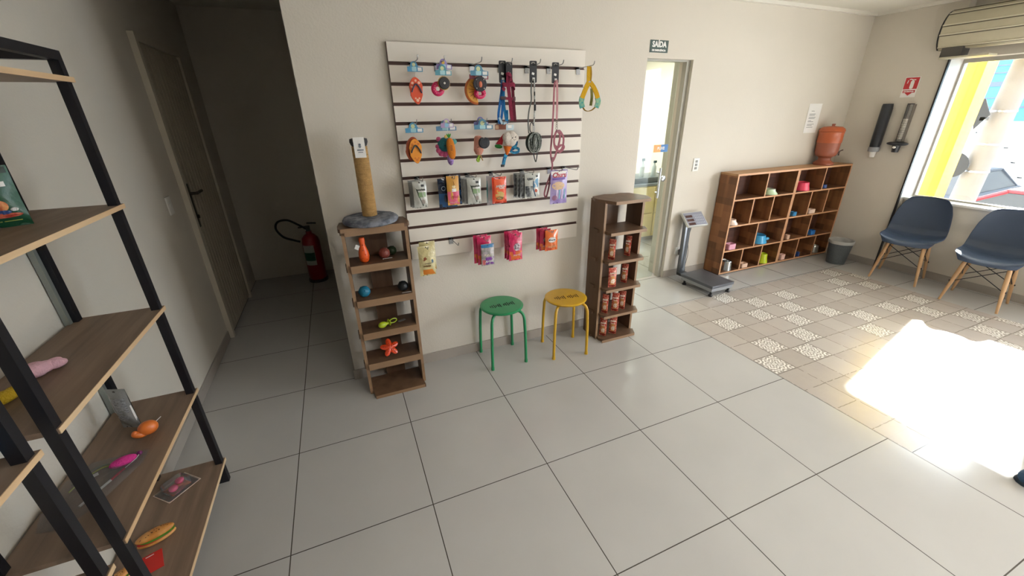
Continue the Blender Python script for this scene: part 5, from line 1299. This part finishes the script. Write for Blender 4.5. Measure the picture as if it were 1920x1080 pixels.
# blister pack
s=thing('blister_pack','clear blister pack with two pink balls on an orange card, bottom shelf','cat toy',(-.475,-.14,.121),(0,0,math.radians(-42)))
MB().box(-.055,.055,-.07,.07,0,.002).build('backing_card',mat('blister_card','d8b8a4',.5,col2='e6d6c8',scale=30),s,False)
MB().box(-.035,.035,-.04,.04,.002,.0035).build('orange_card',col('e0702f'),s,False)
for x,y in ((-.012,.022),(.008,-.018)):
    MB().ell(.018,.018,.014,T(x,y,.0165)).build('pink_ball',mat('pink_ball','f0407c',.25,coat=.5),s)
mb=MB(); mb.prism(rr(.105,.135,.008),.002,.003,axis='z'); mb.prism(rr(.075,.095,.02),.0035,.036,axis='z'); mb.build('clear_shell',FILM,s)
# hot dog toys
def bun(s,dx=0,dy=0,rz=0,k=1):
    M=T(dx,dy,0)@RZ(rz)@Matrix.Scale(k,4)
    BN=mat('bun','c9843c',.45,col2='dca05a',scale=30)
    MB().ell(.062,.026,.014,M@T(0,0,.014)).build('lower_bun',BN,s); MB().ell(.062,.025,.017,M@T(0,.004,.036)).build('upper_bun',BN,s)
    MB().ell(.060,.027,.006,M@T(0,-.002,.026)).build('red_filling',col('b8281c',.3),s)
    MB().ell(.056,.026,.003,M@T(.006,-.004,.030)).build('lettuce',col('4f8a2c',.5),s)
    random.seed(2); mb=MB()
    for i in range(22):
        a=random.uniform(-1,1)*.048; b=random.uniform(-1,1)*.012; mb.ell(.003,.0016,.0012,M@T(a,b+.002,.036+.0168*math.sqrt(max(.05,1-(a/.062)**2-(b/.025)**2)))@RZ(i),n=6,m=4)
    mb.build('sesame',col('6a3a18'),s)
s=thing('hot_dog_toy','hot dog bun rubber toy with dark sesame dots, bottom shelf of the far rack','toy',(-.467,-.415,.121),(0,0,.35)); bun(s)
MB().box(-.012,.012,-.009,.009,0,.001,T(-.078,-.005,.001)@RZ(.3)).build('price_tag',CARD,s,False)
s=thing('hot_dog_toy','bun toy on a bright red card at the bottom of picture','toy',(-.505,-.535,.121),(0,0,.35))
MB().box(-.01,.085,-.045,.045,0,.003).build('red_card',col('d02a24',.3),s,False); MB().box(.035,.06,.034,.037,.003,.0036).build('white_mark',CARD,s,False)
bun(s,-.035,-.01,.4,.75)
# shoe at the right edge
s=thing('shoe','blue suede shoe toe resting on the floor at the right edge','shoe',(3.225,-1.622,0),(0,0,math.radians(-24)))
SU=mat('blue_suede','2c4a66',.9,var=.1,scale=25,bump=.5,bscale=150)
n=16; mb=MB(); v=[];f=[]; secs=[(0,.012,.02),(.012,.034,.045),(.05,.046,.06),(.10,.048,.075),(.15,.044,.10),(.20,.042,.11),(.25,.038,.11),(.275,.022,.10)]
for x,hw,h in secs:
    for i in range(n):
        a=2*PI*i/n; v.append((x,hw*math.cos(a),.016+max(0,h*.5*(1+math.sin(a)))*.98))
for j in range(len(secs)-1):
    for i in range(n): f.append((j*n+i,j*n+(i+1)%n,(j+1)*n+(i+1)%n,(j+1)*n+i))
f+=[tuple(range(n)),tuple((len(secs)-1)*n+i for i in range(n))]
mb.add(v,f); mb.build('upper',SU,s,sub=1)
mb=MB(); mb.prism([(x*1.0,-hw*1.05) for x,hw,h in secs]+[(x,hw*1.05) for x,hw,h in secs[::-1]],0,.018,axis='z'); mb.build('sole',col('20303e',.8),s,bevel=.003)
for x in (.09,.115,.14): MB().tube([(x,-.022,.078+(x-.09)*.5),(x+.003,0,.088+(x-.09)*.5),(x,.022,.078+(x-.09)*.5)],.003,6).build('lace',col('9aa8b4'),s)

# ------------------------------------------------------------------ room behind the glass door
s=thing('storage_cabinet','cream cabinet with grey top in the room behind the glass door','cabinet',(4.35,2.62,0))
CR=mat('cream_laminate','d8c88e',.5,var=.02)
MB().box(-.5,.5,-.27,.27,.06,.76,bev=.004).build('body',CR,s); MB().box(-.48,.48,-.24,.25,0,.06).build('plinth',col('8a8478'),s,False)
for x in (-.25,.25):
    MB().box(x-.235,x+.235,-.288,-.271,.40,.75,bev=.003).build('door',CR,s); MB().box(x-.235,x+.235,-.288,-.271,.07,.39,bev=.003).build('drawer',CR,s)
MB().box(-.52,.52,-.29,.28,.76,.79,bev=.004).build('worktop',col('6d7478',.3),s)
s=thing('washing_basin','dark grey basin tray standing on the cream cabinet','basin',(4.35,2.60,.791))
MB().box(-.36,.36,-.2,.2,0,.07,bev=.012).build('tray',col('4d555a',.4),s); MB().lathe([(0,.071),(.05,.071),(.05,.16),(.03,.18),(0,.18)],20,T(-.2,.05,0)).build('pot',col('2c3136',.4),s)
for k,(x,h) in enumerate(((4.22,.24),(4.42,.20))):
    s=thing('spray_bottle',('taller' if k==0 else 'shorter')+' pale spray bottle on the basin tray behind the glass door','bottle',(x,2.50,.862))
    MB().lathe([(0,0),(.032,0),(.032,h*.6),(.014,h*.75),(.014,h*.85),(0,h*.85)],20).build('bottle_body',col('b9c4c8',.3),s); MB().box(-.012,.03,-.01,.01,h*.85,h).build('spray_head',col('3d5a6a'),s,False)

# ------------------------------------------------------------------ groups
GR={'display_hook':'chrome hooks on the slatwall','stool':'round metal stools by the front wall','shell_chair':'shell chairs under the window','pet_bowl':'pet bowls on the cubby shelves',
 'snack_sachet':'red snack sachets on the snack tower','treat_pouch':'treat pouches on the slatwall','display_rack':'black metal racks','shelf_tower':'brown shelf towers','cubby_shelf':'cubby shelves for bowls',
 'pet_harness':'harnesses on the slatwall','flip_flop_toy':'flip-flop toys on the slatwall','record_toy':'disc toys on the slatwall','donut_toy':'donut toys on the slatwall','dog_toy':'rubber dog toys','toy_ball':'toy balls on the toy tower',
 'pet_plush_toy':'plush toys on the racks','snack_pouch':'snack pouches on the racks','hot_dog_toy':'hot dog toys on the bottom shelf','cup_dispenser':'cup dispensers on the wall','road_sign':'road signs on the pole','car':'cars outside','spray_bottle':'spray bottles behind the glass door','light_switch':'light switches'}
for o in bpy.data.objects:
    if o.parent is None and 'label' in o.keys():
        b=o.name.split('.')[0]
        if b in GR: o['group']=GR[b]
